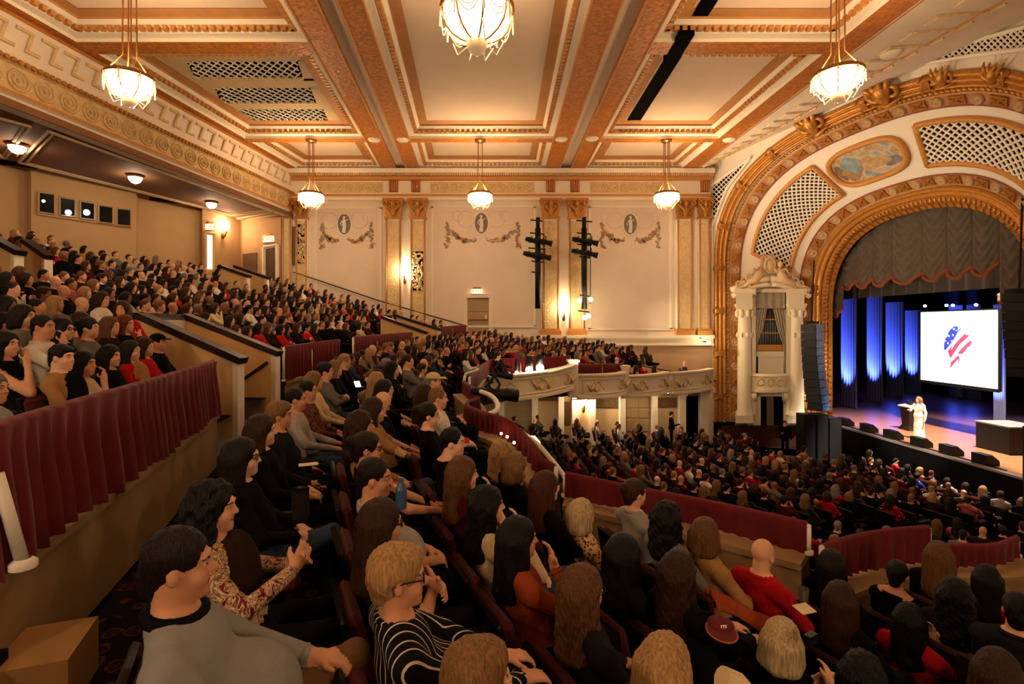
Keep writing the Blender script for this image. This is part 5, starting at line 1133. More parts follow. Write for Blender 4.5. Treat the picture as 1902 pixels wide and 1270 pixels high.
POSES={ # elbow, wrist, hand dir, hand normal for right(+x) and left(-x) arm, relative to shoulders' frame
 'lap':   (((.25,.06,.74),(.10,.27,.66),(-.5,.8,-.25),(.2,.3,.9)),((-.25,.06,.74),(-.07,.28,.665),(.5,.8,-.2),(-.2,.3,.9))),
 'thigh': (((.27,.05,.76),(.15,.33,.68),(-.15,.95,-.2),(.1,.2,1)),((-.27,.05,.76),(-.15,.33,.68),(.15,.95,-.2),(-.1,.2,1))),
 'cross': (((.24,.10,.78),(-.06,.24,.78),(-1,.1,.15),(0,1,.2)),((-.24,.10,.78),(.07,.22,.84),(1,.1,.1),(0,1,.2))),
 'chin':  (((.2,.22,.76),(.07,.13,1.02),(-.25,-.1,1),(.3,1,0)),((-.24,.08,.75),(-.02,.26,.68),(.7,.7,-.1),(-.2,.3,.9))),
 'clasp': (((.25,.08,.78),(.05,.30,.84),(-.5,.5,.6),(.8,.3,.3)),((-.25,.08,.78),(-.05,.29,.82),(.5,.6,.5),(-.8,.3,.3))),
 'front': (((.22,.2,.78),(.10,.44,.70),(0,1,-.15),(0,.15,1)),((-.22,.2,.78),(-.06,.44,.70),(.1,1,-.15),(0,.15,1))),
 'side':  (((.27,-.02,.72),(.24,.2,.62),(0,1,-.4),(.6,.2,.8)),((-.27,-.02,.72),(-.24,.2,.62),(0,1,-.4),(-.6,.2,.8))),
 'stand': (((.25,.12,1.12),(.12,.36,1.18),(-.2,1,.15),(.6,0,.8)),((-.24,-.03,1.08),(-.25,.02,.82),(0,.15,-1),(-1,0,0))),
}
def build_person(p,h=.02,fh=None,hands=True,legs=True,lo_z=-.02):
    """p: dict of looks. local frame: floor z=0, facing +y. returns arrays (body, hair) and head frame"""
    sc=p.get('scale',1.0); g=p.get('girth',1.0); fem=p.get('fem',True); stand=p.get('stand',False); lean=p.get('lean',.13)
    hy=p.get('hyaw',0); hp=p.get('hpitch',0); pose=p.get('pose','lap'); sw=(.165 if fem else .19)*(1+.35*(g-1))
    if stand: P=np.array([0,0,.93]); T=np.array([0,-.01,1.42]); HZ=1.60; ny=0
    else: P=np.array([0,.0,.52]); T=np.array([0,-lean,1.0]); HZ=1.19; ny=-lean
    HC=np.array([p.get('hx',0),ny+.03+p.get('hfwd',0),HZ]); R=rotm(hy,hp,p.get('hroll',0))
    arms=POSES[pose]; dz=0
    hz=[(HC[2]-.15,HC[2]+.13,fh)] if fh else []; hxx=[(HC[0]-.12,HC[0]+.12,fh)] if fh else []; hyy=[(HC[1]-.13,HC[1]+.14,fh)] if fh else []
    if fh and hands and fh<.012:
        for a in arms:
            w=np.array(a[1]); w=w+[0,ny*.3 if not stand else 0,0]
            hxx.append((w[0]-.1,w[0]+.1,fh)); hyy.append((w[1]-.05,w[1]+.19,fh)); hz.append((w[2]-.1,w[2]+.1 if pose!='chin' else w[2]+.2,fh))
    xs=axis(-.42,.42,h,hxx); ys=axis(-.42 if not stand else -.3,.72 if legs else .56,h,hyy); zs=axis(lo_z,HZ+.16,h,hz)
    B=SDF(xs,ys,zs); lz=lambda t: P+(T-P)*t
    # torso
    B.ell(P+[0,.01,.03],(.175*g,.15*g,.13),PANT,.04); 
    anch=dict(sh=None,cuff=[])
    b_=lz(.3)+[0,.025*g,0]; B.ell(b_,(.15*g,.12*g+.05*(g-1),.18),TOP,.06); c_=lz(.7)+[0,.01,0]; B.ell(c_,(.155*(.6+.4*g)+(0 if fem else .012),.112*(.7+.3*g),.19),TOP,.06)
    if g>1.15: B.ell(lz(.36)+[0,.09*g,0],(.14*g,.13*g,.16),TOP,.08)
    if fem:
        for s_ in (-1,1): B.ell(lz(.62)+[s_*.07,.095,0],(.068,.06,.068),TOP,.045)
    sh=lz(.93); shr=.062*(.7+.3*g)
    for s_ in (-1,1): B.cone(sh+[s_*.05,0,.02],sh+[s_*sw,0,-.015],.06,shr,TOP,.06)
    B.cone(sh+[0,.0,.02],HC+[0,-.03,-.06],.052 if fem else .062,.047 if fem else .056,SKIN,.03)
    for s_ in (-1,1): B.cone(sh+[s_*.11,-.01,.02],sh+[s_*.035,-.025,.065],.05,.035,TOP if not p.get('scoop') else SKIN,.04)
    B.ell(sh+[0,-.005,.035],(.112,.08,.052),TOP if not p.get('scoop') else SKIN,.03,over=.018)
    if p.get('vest'): B.ell(lz(.6)+[0,.06,0],(.115*g,.12*g,.26),VEST,.02,over=.02)
    if p.get('scoop'): B.ell(sh+[0,.04,.02],(.1,.075,.06),SKIN,.02,over=.012)
    # arms
    for s_,a in zip((1,-1),arms):
        off=np.array([0,ny*.3,0]) if not stand else np.zeros(3)
        S0=sh+[s_*sw,0,-.02]; E=np.array(a[0])+off+[s_*.05*(g-1)*2,0,0]; Wr=np.array(a[1])+off; slv=p.get('sleeve','long'); 
        up=TOP if slv!='none' else SKIN; fo=TOP if slv=='long' else SKIN
        k=.6+.4*g
        if slv=='short': m_=S0+(E-S0)*.6; B.cone(S0,m_,.058*k,.056*k,TOP,.03); B.cone(m_,E,.043*k,.04*k,SKIN,.012)
        else: B.cone(S0,E,.055*k,.046*k,up,.03)
        tip=E+(Wr-E)*.9; B.cone(E,tip,.045*k if fo==TOP else .04*k,.036 if fo==TOP else .027,fo,.015)
        if fo==TOP: anch['cuff'].append((tip*sc,(Wr-E)/np.linalg.norm(Wr-E)))
        if fo==SKIN: B.cone(tip,Wr,.027,.024,SKIN,.01)
        if hands: hand(B,Wr,a[2],a[3],s_*-1,p.get('curl',.55))
        else: B.ell(Wr+np.array(a[2])/np.linalg.norm(a[2])*.06,(.035,.05,.035),SKIN,.02)
    # legs
    if legs:
        if stand:
            if p.get('gown'):
                B.cone((0,0,.9),(0,0,.55),.165,.165,TOP,.06); B.cone((0,0,.55),(0,.0,.08),.165,.2,TOP,.06)
            else:
                for s_ in (-1,1): B.cone((s_*.09,0,.9),(s_*.09,.01,.5),.085,.06,PANT,.04); B.cone((s_*.09,.01,.5),(s_*.1,0,.1),.06,.045,PANT,.03)
            for s_ in (-1,1): B.cone((s_*.1,-.03,.05),(s_*.11,.14,.035),.045,.035,SHOE,.02)
        else:
            for s_ in (-1,1):
                hp0=P+[s_*.09*(.7+.3*g),.03,-.01]
                if p.get('legcross') and s_==(1 if p['legcross']>0 else -1):
                    kn=np.array([s_*.03,.46,.63]); an=np.array([-s_*.17,.60,.36]); ft=an+[-s_*.04,.14,.03]
                elif p.get('tuck'): kn=np.array([s_*.125,.30,.53]); an=np.array([s_*.12,.2,.1]); ft=an+[s_*.01,.14,-.05]
                else: kn=np.array([s_*(.125+.5*p.get('kz',0)),.44,.52+p.get('kz',0)]); an=np.array([s_*.12,.42,.1]); ft=an+[s_*.01,.16,-.05]
                B.cone(hp0,kn,.09*(.75+.25*g),.064,PANT,.04); B.cone(kn,an,.06,.042,PANT,.02); B.cone(an,ft,.045,.036,SHOE,.015)
    else:
        for s_ in (-1,1): B.cone(P+[s_*.09,.03,-.01],np.array([s_*.12,.42,.52]),.09,.065,PANT,.04)
    # head
    H=lambda x,y,z: HC+R@np.array([x,y,z]); fs=p.get('face',1.0)
    B.ell(H(0,-.012,.035),(.073,.092,.088),SKIN,.02,R); B.ell(H(0,.018,-.045),(.056*fs,.066,.072),SKIN,.03,R); B.ell(H(0,.066,-.092),(.024,.02,.02),SKIN,.03,R)
    for s_ in (-1,1): B.ell(H(s_*.03,.055,-.038),(.026,.028,.03),SKIN,.02,R); B.ell(H(s_*.074,-.008,-.012),(.011,.02,.03),SKIN,.008,R)
    B.ell(H(0,.078,.028),(.05,.016,.012),SKIN,.014,R)
    B.cone(H(0,.083,.012),H(0,.103,-.022),.009,.0125,SKIN,.012); 
    for s_ in (-1,1): B.ell(H(s_*.011,.094,-.026),(.008,.009,.007),SKIN,.008,R)
    for s_ in (-1,1): B.ell(H(s_*.03,.0745,.006),(.0125,.008,.0065),SKIN,.003,R)
    B.ell(H(0,.083,-.058),(.021,.008,.0075),LIP if (fh and fh<.009) else SKIN,.006,R,over=.003 if (fh and fh<.009) else 0)
    if p.get('beard'): B.ell(H(0,.05,-.078),(.05,.045,.04),VEST,.015,R,over=.004)
    anch['sh']=sh*sc; anch['lean']=(HC-sh)
    v,f,ml=B.mesh(); fc=v[f].mean(1); rr_=np.hypot(fc[:,0],fc[:,1]-sh[1]); zn=sh[2]+(.07 if not p.get('scoop') else .04)-.12*(fc[:,1]-sh[1]); near=rr_<.17
    ml[(ml==SKIN)&near&(fc[:,2]<zn)&(fc[:,2]>sh[2]-.15)]=TOP; ml[((ml==TOP)|(ml==VEST))&(rr_<(.082 if not p.get('scoop') else .12))&(fc[:,2]>=zn)&(fc[:,2]<HC[2])]=SKIN; ml[(ml==SKIN)&near&(rr_>(.1 if not p.get('scoop') else .14))&(fc[:,2]<sh[2]+.11)&(fc[:,2]>sh[2]-.15)]=TOP
    hair=None; style=p.get('hair','long')
    # hair, meshed in the head frame
    if style!='bald':
        hh=min(h,fh*1.1) if fh else h*.85; zl=-.42 if style in ('long','wavy','curly') else -.2
        A=SDF(axis(-.17,.17,hh,[]),axis(-.21,.16,hh,[]),axis(zl,.18,hh,[])); big=p.get('vol',1.0)
        if style in ('short','pixie','cap','bun'):
            e=.0 if style=='short' else .006
            A.ell((0,-.018,.04),(.081+e,.1+e,.094+e),0,.02); A.cone((0,-.07,-.02),(0,-.075,-.06),.055+e,.045,0,.03)
            if style=='pixie': A.ell((0,.03,.085),(.07,.06,.04),0,.03); A.ell((0,-.05,.03),(.092,.085,.1),0,.03)
            if style=='bun': A.ell((0,-.125,.06),(.045,.04,.045),0,.015)
        else:
            A.ell((0,-.02,.035),(.092*big,.11*big,.105*big),0,.02)
            zb={'bob':-.10,'long':-.30,'wavy':-.30,'curly':-.24}[style]; w=.05*big
            A.cone((0,-.065,-.02),(0,-.095,zb),.085*big,.075*big if style!='bob' else .06,0,.04)
            for s_ in (-1,1): A.cone((s_*.07*big,-.01,.0),(s_*.082*big,.01 if style!='bob' else .0,zb*.95),.042*big,.034*big,0,.03); A.cone((s_*.045,-.07,0),(s_*.07*big,-.07,zb),.06*big,.05*big,0,.04)
        X,Y,Z=np.meshgrid(*A.g,indexing='ij',sparse=True); ph=np.arctan2(X,-Y-.02)
        if fh: A.f+=(.0028*np.sin(ph*34+3*np.sin(Z*22))+.002*np.sin(ph*71+Z*40)).astype(np.float32)
        if style in ('curly','wavy'): am=.012 if style=='curly' else .007; A.f+=(am*np.sin(X*75+Z*30)*np.sin(Y*70)*np.sin(Z*85+X*20)).astype(np.float32)
        fw=.054 if style in ('long','wavy','curly','bob') else .07
        A.ell((0,.105,-.035),(fw,.075,.10),0,cut=True); A.ell((0,.12,-.14),(.07,.1,.12),0,cut=True)
        if style in ('short','pixie','cap','bun'): 
            for s_ in (-1,1): A.ell((s_*.085,.005,-.035),(.03,.05,.055),0,cut=True)
        if style=='short' and p.get('bangs'): A.ell((0,.055,.075),(.06,.035,.03),0,.02)
        hv,hf,_=A.mesh(); hair=(hv@R.T+HC,hf)
    return (v*sc,f,ml),(None if hair is None else (hair[0]*sc,hair[1])),HC*sc,R,anch
# ---- colour libraries
skinm=[mat('skin_%d'%i,c,.55,spec=.35) for i,c in enumerate(('#D9A27E','#C98E6A','#E3B08E','#B87B58','#8A5638','#DCA888'))]
hairc={'black':'#0B0807','dark brown':'#1C100A','brown':'#38200F','chestnut':'#4A2614','light brown':'#6A4526','dark blonde':'#8A643A','blonde':'#B98E58','pale blonde':'#CDB083','grey':'#8A8078','red':'#7A3418'}
hairm={k:mat('hair_'+k.replace(' ','_'),v,.5,spec=.22,var=.45,vscale=16,stretch=(6,6,.7),bump=.5,bscale=30) for k,v in hairc.items()}
topc={'black':'#0C0B0C','charcoal':'#1C1B1D','navy':'#10141F','dark brown':'#2A1A12','maroon':'#4A1218','red':'#A8161C','grey':'#6C6660','steel grey':'#86847F','pale grey':'#9A948C','white':'#D8D0C2','cream':'#CDB48C','tan':'#A07646','denim blue':'#2B3A52','olive':'#3A3820','mustard':'#A87A2C','rose':'#9A4A4C','rust':'#8A3A1E','bright blue':'#1C3FA0'}
topm={k:mat('cloth_'+k.replace(' ','_'),v,.9,spec=.08,bump=.25,bscale=22) for k,v in topc.items()}
pantm={'black':topm['black'],'denim':mat('denim','#38465C',.85,spec=.15,bump=.2,bscale=40,var=.3,vscale=8),'khaki':mat('khaki','#6A4A2C',.85,spec=.15,bump=.2,bscale=20),'charcoal':topm['charcoal'],'brown':topm['dark brown']}
shoem=mat('shoe_dark','#100D0C',.5); shoew=mat('shoe_white','#D8CDB8',.5); eyem=mat('eye_dark','#120B08',.25); lipm=mat('lips','#A4544A',.45)
glassm=mat('spectacle_frame','#1A100C',.35)
# ---- patterned tops
def nodemat(name,rough=.85):
    m=bpy.data.materials.new(name); m.use_nodes=True; b=m.node_tree.nodes['Principled BSDF']; b.inputs['Roughness'].default_value=rough; b.inputs['Specular IOR Level'].default_value=.15; return m,m.node_tree.nodes,m.node_tree.links,b
def pat_stripe():
    m,N,L,b=nodemat('striped_blouse'); tc=N.new('ShaderNodeTexCoord'); w=N.new('ShaderNodeTexWave'); w.bands_direction='X'; w.inputs['Scale'].default_value=8.5; w.inputs['Distortion'].default_value=1.6; w.inputs['Detail'].default_value=0; w.inputs['Detail Scale'].default_value=.6; r=N.new('ShaderNodeValToRGB'); L.new(tc.outputs['Object'],w.inputs['Vector']); L.new(w.outputs['Fac'],r.inputs[0]); L.new(r.outputs[0],b.inputs['Base Color']); e=r.color_ramp.elements; e[0].position=.93; e[0].color=lin('#0B0A0D'); e[1].position=.965; e[1].color=lin('#D8CBB4'); return m
def pat_leopard():
    m,N,L,b=nodemat('leopard_print'); tc=N.new('ShaderNodeTexCoord'); v=N.new('ShaderNodeTexVoronoi'); v.inputs['Scale'].default_value=38; r=N.new('ShaderNodeValToRGB'); L.new(tc.outputs['Object'],v.inputs['Vector']); L.new(v.outputs['Distance'],r.inputs[0]); L.new(r.outputs[0],b.inputs['Base Color']); e=r.color_ramp.elements; e[0].position=.3; e[0].color=lin('#2A160C'); e[1].position=.5; e[1].color=lin('#D2AC78'); q=e.new(.12); q.color=lin('#7A4A26'); return m
def pat_paisley():
    m,N,L,b=nodemat('paisley_blouse'); tc=N.new('ShaderNodeTexCoord'); n=N.new('ShaderNodeTexNoise'); n.inputs['Scale'].default_value=14; n.inputs['Distortion'].default_value=2.2; n.inputs['Detail'].default_value=1; w=N.new('ShaderNodeTexWave'); w.wave_type='RINGS'; w.inputs['Scale'].default_value=7; w.inputs['Distortion'].default_value=9; w.inputs['Detail'].default_value=1.5; r=N.new('ShaderNodeValToRGB'); L.new(tc.outputs['Object'],n.inputs['Vector']); L.new(n.outputs['Fac'],r.inputs[0]); L.new(r.outputs[0],b.inputs['Base Color']); e=r.color_ramp.elements; e[0].position=.25; e[0].color=lin('#4A161C'); e[1].position=.75; e[1].color=lin('#7A3A30')
    for p_,c in ((.38,'#7A2A30'),(.42,'#E0C8A0'),(.46,'#5A1E22'),(.52,'#B08A5C'),(.56,'#E4D0A8'),(.6,'#6A2A2C'),(.66,'#D8B888')): q=e.new(p_); q.color=lin(c)
    return m
def pat_plaid():
    m,N,L,b=nodemat('brown_plaid'); tc=N.new('ShaderNodeTexCoord'); c=N.new('ShaderNodeTexChecker'); c.inputs['Scale'].default_value=22; c.inputs[1].default_value=lin('#4A2418'); c.inputs[2].default_value=lin('#6E4028'); L.new(tc.outputs['Object'],c.inputs['Vector']); L.new(c.outputs[0],b.inputs['Base Color']); return m
topm.update({'stripe':pat_stripe(),'leopard':pat_leopard(),'paisley':pat_paisley(),'plaid':pat_plaid()})
# ---- theatre seat (backrest, back shell, cushion, two armrests, pedestal)
def rbox(mb,c,s,rx=0,bev=.03):
    R=np.array(Euler((rx,0,0)).to_matrix()); c=np.array(c); hx,hy,hz=[q/2 for q in s]; b=min(bev,hx,hy,hz); rings=[]
    for z,k in ((-hz,1),(-hz+b,0),(hz-b,0),(hz,1)):
        i=b*k; rings.append([c+R@np.array(q) for q in ((-hx+b+0*i,-hy+i,z),(hx-b,-hy+i,z),(hx-i,-hy+b,z),(hx-i,hy-b,z),(hx-b,hy-i,z),(-hx+b,hy-i,z),(-hx+i,hy-b,z),(-hx+i,-hy+b,z))])
    n=len(mb.v); mb.grid(rings,closev=True); mb.f.append(tuple(n+j for j in range(8))[::-1]); mb.m.append(0); mb.f.append(tuple(n+24+j for j in range(8))); mb.m.append(0)
def seat_meshes():
    d={}; mb=MB(); rbox(mb,(0,-.24,.64),(.46,.08,.42),.22,.045); d['backrest']=mb.mesh('backrest',[seatred])
    mb=MB(); rbox(mb,(0,-.29,.63),(.49,.035,.46),.22,.02); d['back_shell']=mb.mesh('back_shell',[mat('seat_shell','#140A08',.4)])
    mb=MB(); rbox(mb,(0,.02,.40),(.46,.46,.1),-.05,.04); d['cushion']=mb.mesh('cushion',[seatred])
    mb=MB(); rbox(mb,(0,0,.60),(.05,.36,.04),0,.015); mb.box(-.02,.02,-.17,-.1,.1,.6); d['armrest']=mb.mesh('armrest',[mat('seat_arm','#1A0C08',.35)])
    mb=MB(); mb.box(-.2,.2,-.1,-.04,.02,.37); d['pedestal']=mb.mesh('pedestal',[black]); return d
SEAT=seat_meshes()
def seat(loc,yaw,lab,sc=1.0,near=True):
    r=empty('theatre_seat',loc,label=lab,cat='seat',group='dark red theatre seats',rz=yaw); r.scale=(sc,sc,sc)
    for k in ('backrest','back_shell','cushion','pedestal'): link(k,SEAT[k],r)
    for s_ in (-1,1): link('armrest',SEAT['armrest'],r,(s_*.27,0,0))
    return r
def place(loc_head,HC,yaw):                         # object location so that the head lands at loc_head
    c,s_=math.cos(yaw),math.sin(yaw); return (loc_head[0]-(c*HC[0]-s_*HC[1]),loc_head[1]-(s_*HC[0]+c*HC[1]),loc_head[2]-HC[2])
def yaw_to(dx,dy): return math.atan2(-dx,dy)          # rotation so that +y faces (dx,dy)
def spectacles(HC,R,sc,parent):
    mb=MB(); H=lambda x,y,z: tuple((HC/sc+R@np.array([x,y,z]))*sc); ex=R@np.array([1,0,0]); ez=R@np.array([0,0,1])
    for s_ in (-1,1): mb.torus(H(s_*.031,.093,.004),.024*sc,.0028*sc,ex,ez,14,5,R2=.018*sc); mb.tube([H(s_*.056,.09,.008),H(s_*.079,.02,.012),H(s_*.08,-.02,.0)],.0026*sc,5)
    mb.tube([H(-.008,.097,.008),H(.008,.097,.008)],.0026*sc,5); obj('spectacles',mb,[glassm],parent)

def eyes(HC,R,sc,parent,browm):
    H=lambda x,y,z: tuple((HC/sc+R@np.array([x,y,z]))*sc)
    for s_ in (-1,1):
        mb=MB(); mw=MB(); br=MB(); mw.ball(H(s_*.031,.0775,.006),(.0115*sc,.0075*sc,.0052*sc),8,5); mb.ball(H(s_*.031,.0835,.006),(.0052*sc,.0035*sc,.005*sc),7,5)
        br.tube([H(s_*.014,.09,.024),H(s_*.032,.088,.029),H(s_*.05,.074,.024)],[.0035*sc,.004*sc,.002*sc],5)
        w=obj('eye',mw,[mat('eye_white','#C8B8A4',.4)],parent,smooth=True); obj('iris',mb,[eyem],w,smooth=True); obj('eyebrow',br,[browm],parent,smooth=True)
# ============================================================ FOREGROUND AUDIENCE, one by one
MANUAL=[]
def person(x,y,Y,hair,hc,top,lab,pants='black',pose='lap',yaw=None,hy=.28,skin=0,shoe=None,spec=False,res=None,seatlab=None,cap=None,vest=None,**k):
    hd=np.array(at(x,y,Y)); p=dict(hair=hair,pose=pose,hyaw=hy-(.42 if 640<x<1130 else (.2 if x<1300 else .12)),tuck=x<330,**k); p['scale']=k.get('scale',1.0)
    if yaw is None: d=CC-hd[:2]; yw=yaw_to(d[0],d[1])
    else: yw=yaw_to(math.cos(math.radians(yaw)),math.sin(math.radians(yaw)))
    p['vest']=vest is not None and not k.get('collar')
    h,fh=(.017,.0078) if Y<2.9 else ((.022,.0115) if Y<4.2 else ((.026,.0145) if Y<6 else (.032,.02)))
    (v,f,ml),hr,HC,R,an=build_person(p,h,fh)
    loc=place(hd,HC,yw); M=[skinm[skin],topm[top],pantm[pants],shoe or shoem,eyem,lipm,vest or topm['charcoal']]
    o=link('person',np_mesh('person',v,f,ml,M),None,loc,yw); tag(o,lab,'person','audience members in the mezzanine' if x>380 else 'audience members in the upper balcony')
    mb=MB(); sc_=p['scale']; c=an['sh']+np.array([0,.002,.07 if not k.get('scoop') else .04]); rx,ry=(.08,.076) if not k.get('scoop') else (.105,.09)
    if not k.get('fem',True): rx,ry=rx+.01,ry+.008
    mb.torus(c,rx,.024 if k.get('collar') else .015,(1,0,0),(0,.99,-.12),22,6,R2=ry); obj('collar',mb,[vest if (k.get('collar') and vest) else (topm['black'] if k.get('collar') else topm[top])],o,smooth=True)
    if Y<5:
        for (c,d) in an['cuff']:
            mb=MB(); e1=np.cross(d,[0,0,1.]); e1/=np.linalg.norm(e1); mb.torus(c,.033,.008,e1,np.cross(d,e1),14,5); obj('cuff',mb,[topm[top]],o,smooth=True)
    if hr: ho=link('hair',np_mesh('hair',hr[0],hr[1],np.zeros(len(hr[1]),int),[hairm[hc]]),o)
    if Y<8.5: eyes(HC,R,p['scale'],o,hairm['dark brown' if hc in ('black','dark brown') else 'brown'])
    if spec: spectacles(HC,R,p['scale'],o)
    if cap: 
        mb=MB(); sc=p['scale']; H=lambda q:tuple((HC/sc+R@np.array(q))*sc); G=[]
        for t in np.linspace(0,math.pi/2,7): G.append([H((.092*math.cos(t)*math.cos(a),-.012+.11*math.cos(t)*math.sin(a),.045+.085*math.sin(t))) for a in np.linspace(0,2*math.pi,17)[:-1]])
        mb.grid(G,closev=True); mb.add([H(q) for q in ((-.07,.07,.05),(.07,.07,.05),(.06,.15,.04),(0,.175,.035),(-.06,.15,.04),(-.07,.07,.062),(.07,.07,.062),(.06,.15,.05),(0,.175,.045),(-.06,.15,.05))],[(0,1,2,3,4),(9,8,7,6,5),(0,5,6,1),(1,6,7,2),(2,7,8,3),(3,8,9,4),(4,9,5,0)]); obj('cap',mb,[cap],o,smooth=False)
    seat((loc[0],loc[1],loc[2]),yw,'dark red theatre seat under the '+(seatlab or lab.replace('person ','person ')),1.0)
    MANUAL.append((hd[0],hd[1])); return o,loc,yw
P_=person
# row A, along the carpeted aisle
P_(335,1050,1.72,'short','dark brown','steel grey','heavy-set person in a grey pullover and dark collar, front left',pants='khaki',pose='thigh',fem=False,girth=1.32,skin=1,collar=True,hy=.12,lean=.2,kz=.1,seatlab='heavy-set person in the grey pullover')
P_(398,942,2.5,'curly','black','paisley','person in paisley blouse and brown vest, hands clasped, beside the carpeted aisle',pose='clasp',girth=1.12,skin=0,hy=-.05,vest=topm['dark brown'],seatlab='person in the paisley blouse')
P_(452,850,3.35,'long','dark brown','black','person with spectacles, black sweater and crossed jeans in the aisle row',pants='denim',pose='lap',legcross=1,shoe=shoew,spec=True,girth=1.1,skin=2,hy=.0,seatlab='person with spectacles and crossed jeans')
P_(488,800,4.1,'long','brown','black','person with dark hair ending in blonde tips, black top, aisle row',pose='lap',skin=2,hy=.1,seatlab='person with blonde hair tips')
P_(521,772,4.65,'pixie','dark blonde','charcoal','person with short sandy hair and dark grey jacket, aisle row',pose='side',skin=1,hy=.05,seatlab='sandy-haired person in dark grey')
P_(551,742,5.4,'short','dark brown','pale grey','person in beige-grey sweater and jeans, hand on knee',pants='denim',pose='thigh',fem=False,skin=1,hy=.1,seatlab='person in beige-grey sweater')
P_(573,726,6.1,'short','black','plaid','person in brown plaid shirt beside the cream jacket',fem=False,skin=1,hy=.1,seatlab='person in brown plaid')
P_(585,708,6.6,'bob','dark blonde','cream','person with blonde bob and bright cream jacket',pose='lap',hy=.2,seatlab='person in the cream jacket')
P_(605,690,7.2,'pixie','dark brown','grey','person with short dark hair, grey sweater and jeans',pants='denim',pose='cross',hy=.1,seatlab='person in grey sweater and jeans')
P_(624,684,7.9,'long','dark blonde','black','person with long blonde hair in black vest beside the red parapet',hy=.15,seatlab='blonde person in black vest')
P_(640,671,8.6,'short','blonde','black','fair-haired person looking down at a glowing phone',fem=False,pose='clasp',hpitch=-.35,seatlab='person with glowing phone')
# row B
P_(744,1072,2.08,'pixie','blonde','stripe','person with short blonde hair and black blouse with white stripes',pose='front',girth=1.3,skin=1,spec=True,hy=.15,vol=1.0,seatlab='person in the striped blouse')
P_(712,972,2.72,'long','brown','charcoal','person with long straight brown hair, bare arms folded, spectacles',pose='cross',sleeve='short',spec=True,hy=.3,skin=1,seatlab='bare-armed person with straight brown hair')
P_(698,888,3.2,'short','dark brown','pale grey','person in pale grey polo shirt with dark cropped hair',pose='lap',sleeve='short',fem=False,girth=1.2,skin=1,hy=.0,seatlab='person in the pale grey polo')
P_(684,834,3.85,'bun','dark brown','black','person with spectacles and both hands stretched on the knees',pose='front',sleeve='short',spec=True,hy=.15,skin=1,seatlab='person with hands stretched on knees')
P_(672,790,4.4,'curly','brown','mustard','person with dark curly hair and mustard top',pants='denim',pose='lap',legcross=1,hy=.25,skin=1,seatlab='person in the mustard top')
P_(696,762,5.1,'long','brown','tan','person with brown hair in tan top resting hands together',pose='front',sleeve='short',hy=.3,seatlab='brown-haired person in tan top')
P_(710,748,5.7,'bald','black','navy','bald person bowing forward in the second row',fem=False,hpitch=-.6,hy=.1,seatlab='bald bowing person')
P_(716,724,6.3,'bob','black','black','person with black bob and black sleeveless top',sleeve='short',pose='front',hy=.15,seatlab='person with the black bob')
P_(702,708,7.0,'long','blonde','navy','person with long bright blonde hair behind the black bob',hy=.3,seatlab='bright blonde person')
P_(730,686,7.9,'long','black','black','person with long black hair and black top, second row',hy=.2,seatlab='person with long black hair')
P_(758,672,8.7,'short','brown','grey','person in grey shirt stretching an arm forward',fem=False,pose='front',hy=.15,seatlab='person in grey shirt stretching an arm')
# row C
P_(1086,1096,2.75,'wavy','light brown','charcoal','person with shaggy light brown hair and dark jacket, lower middle',pose='lap',hy=.35,spec=True,girth=1.1,skin=1,vol=1.05,seatlab='person with shaggy light brown hair')
P_(966,1000,3.05,'long','black','rust','person with long black hair and rust brown top, hand at mouth',pose='chin',hy=.25,girth=1.15,skin=1,seatlab='person in the rust brown top')
P_(908,938,3.4,'wavy','black','cream','person with black hair in cream blouse, hand at chin',pose='chin',hy=.25,skin=2,pants='denim',legcross=1,seatlab='person in the cream blouse')
P_(862,880,3.85,'wavy','light brown','maroon','person with long wavy light brown hair and maroon top',pose='chin',hy=.3,sleeve='short',skin=2,seatlab='person in the maroon top')
P_(842,822,4.35,'short','black','black','person in black with short black hair in sharp profile',fem=False,hy=-.05,skin=2,hfwd=.05,seatlab='person in black in sharp profile')
P_(797,772,5.1,'bun','dark brown','black','person in black round-necked shirt with hair pulled back',hy=.2,skin=2,seatlab='person in black round-necked shirt')
P_(790,732,6.3,'long','brown','black','person with brown hair on third row beside the pale shirt',hy=.3,seatlab='brown-haired person on third row')
P_(806,708,7.0,'short','grey','charcoal','person with pale cap and patterned dark shirt',fem=False,cap=topm['cream'],hy=.1,seatlab='person with the pale cap')
P_(815,740,5.9,'short','dark blonde','white','person in white shirt with brown satchel strap',fem=False,hy=.2,seatlab='person in white with satchel strap')
# row D
P_(1160,1030,3.45,'long','black','black','person with very long black hair dressed in black, lower middle',pose='lap',hy=.4,skin=2,vol=1.1,seatlab='person with very long black hair')
P_(1083,955,4.25,'bob','pale blonde','leopard','person with pale blonde bob and leopard print top',pose='lap',hy=.45,girth=1.1,seatlab='person in leopard print')
P_(1016,905,4.25,'long','chestnut','black','person with long chestnut hair with light streaks, black top',hy=.3,skin=2,vol=1.05,seatlab='person with streaked chestnut hair')
P_(960,868,4.75,'bob','dark blonde','black','person with blonde bob and black shirt near the curved rail',hy=.3,seatlab='blonde bob in black shirt near the rail')
P_(934,842,5.3,'curly','blonde','black','person with curly golden hair near the curved rail',hy=.3,seatlab='person with curly golden hair')
P_(1263,1062,3.2,'wavy','brown','black','person with shaggy brown hair and black jacket holding a rust garment',pose='front',hy=.35,spec=True,girth=1.1,seatlab='shaggy brown-haired person holding a rust garment')
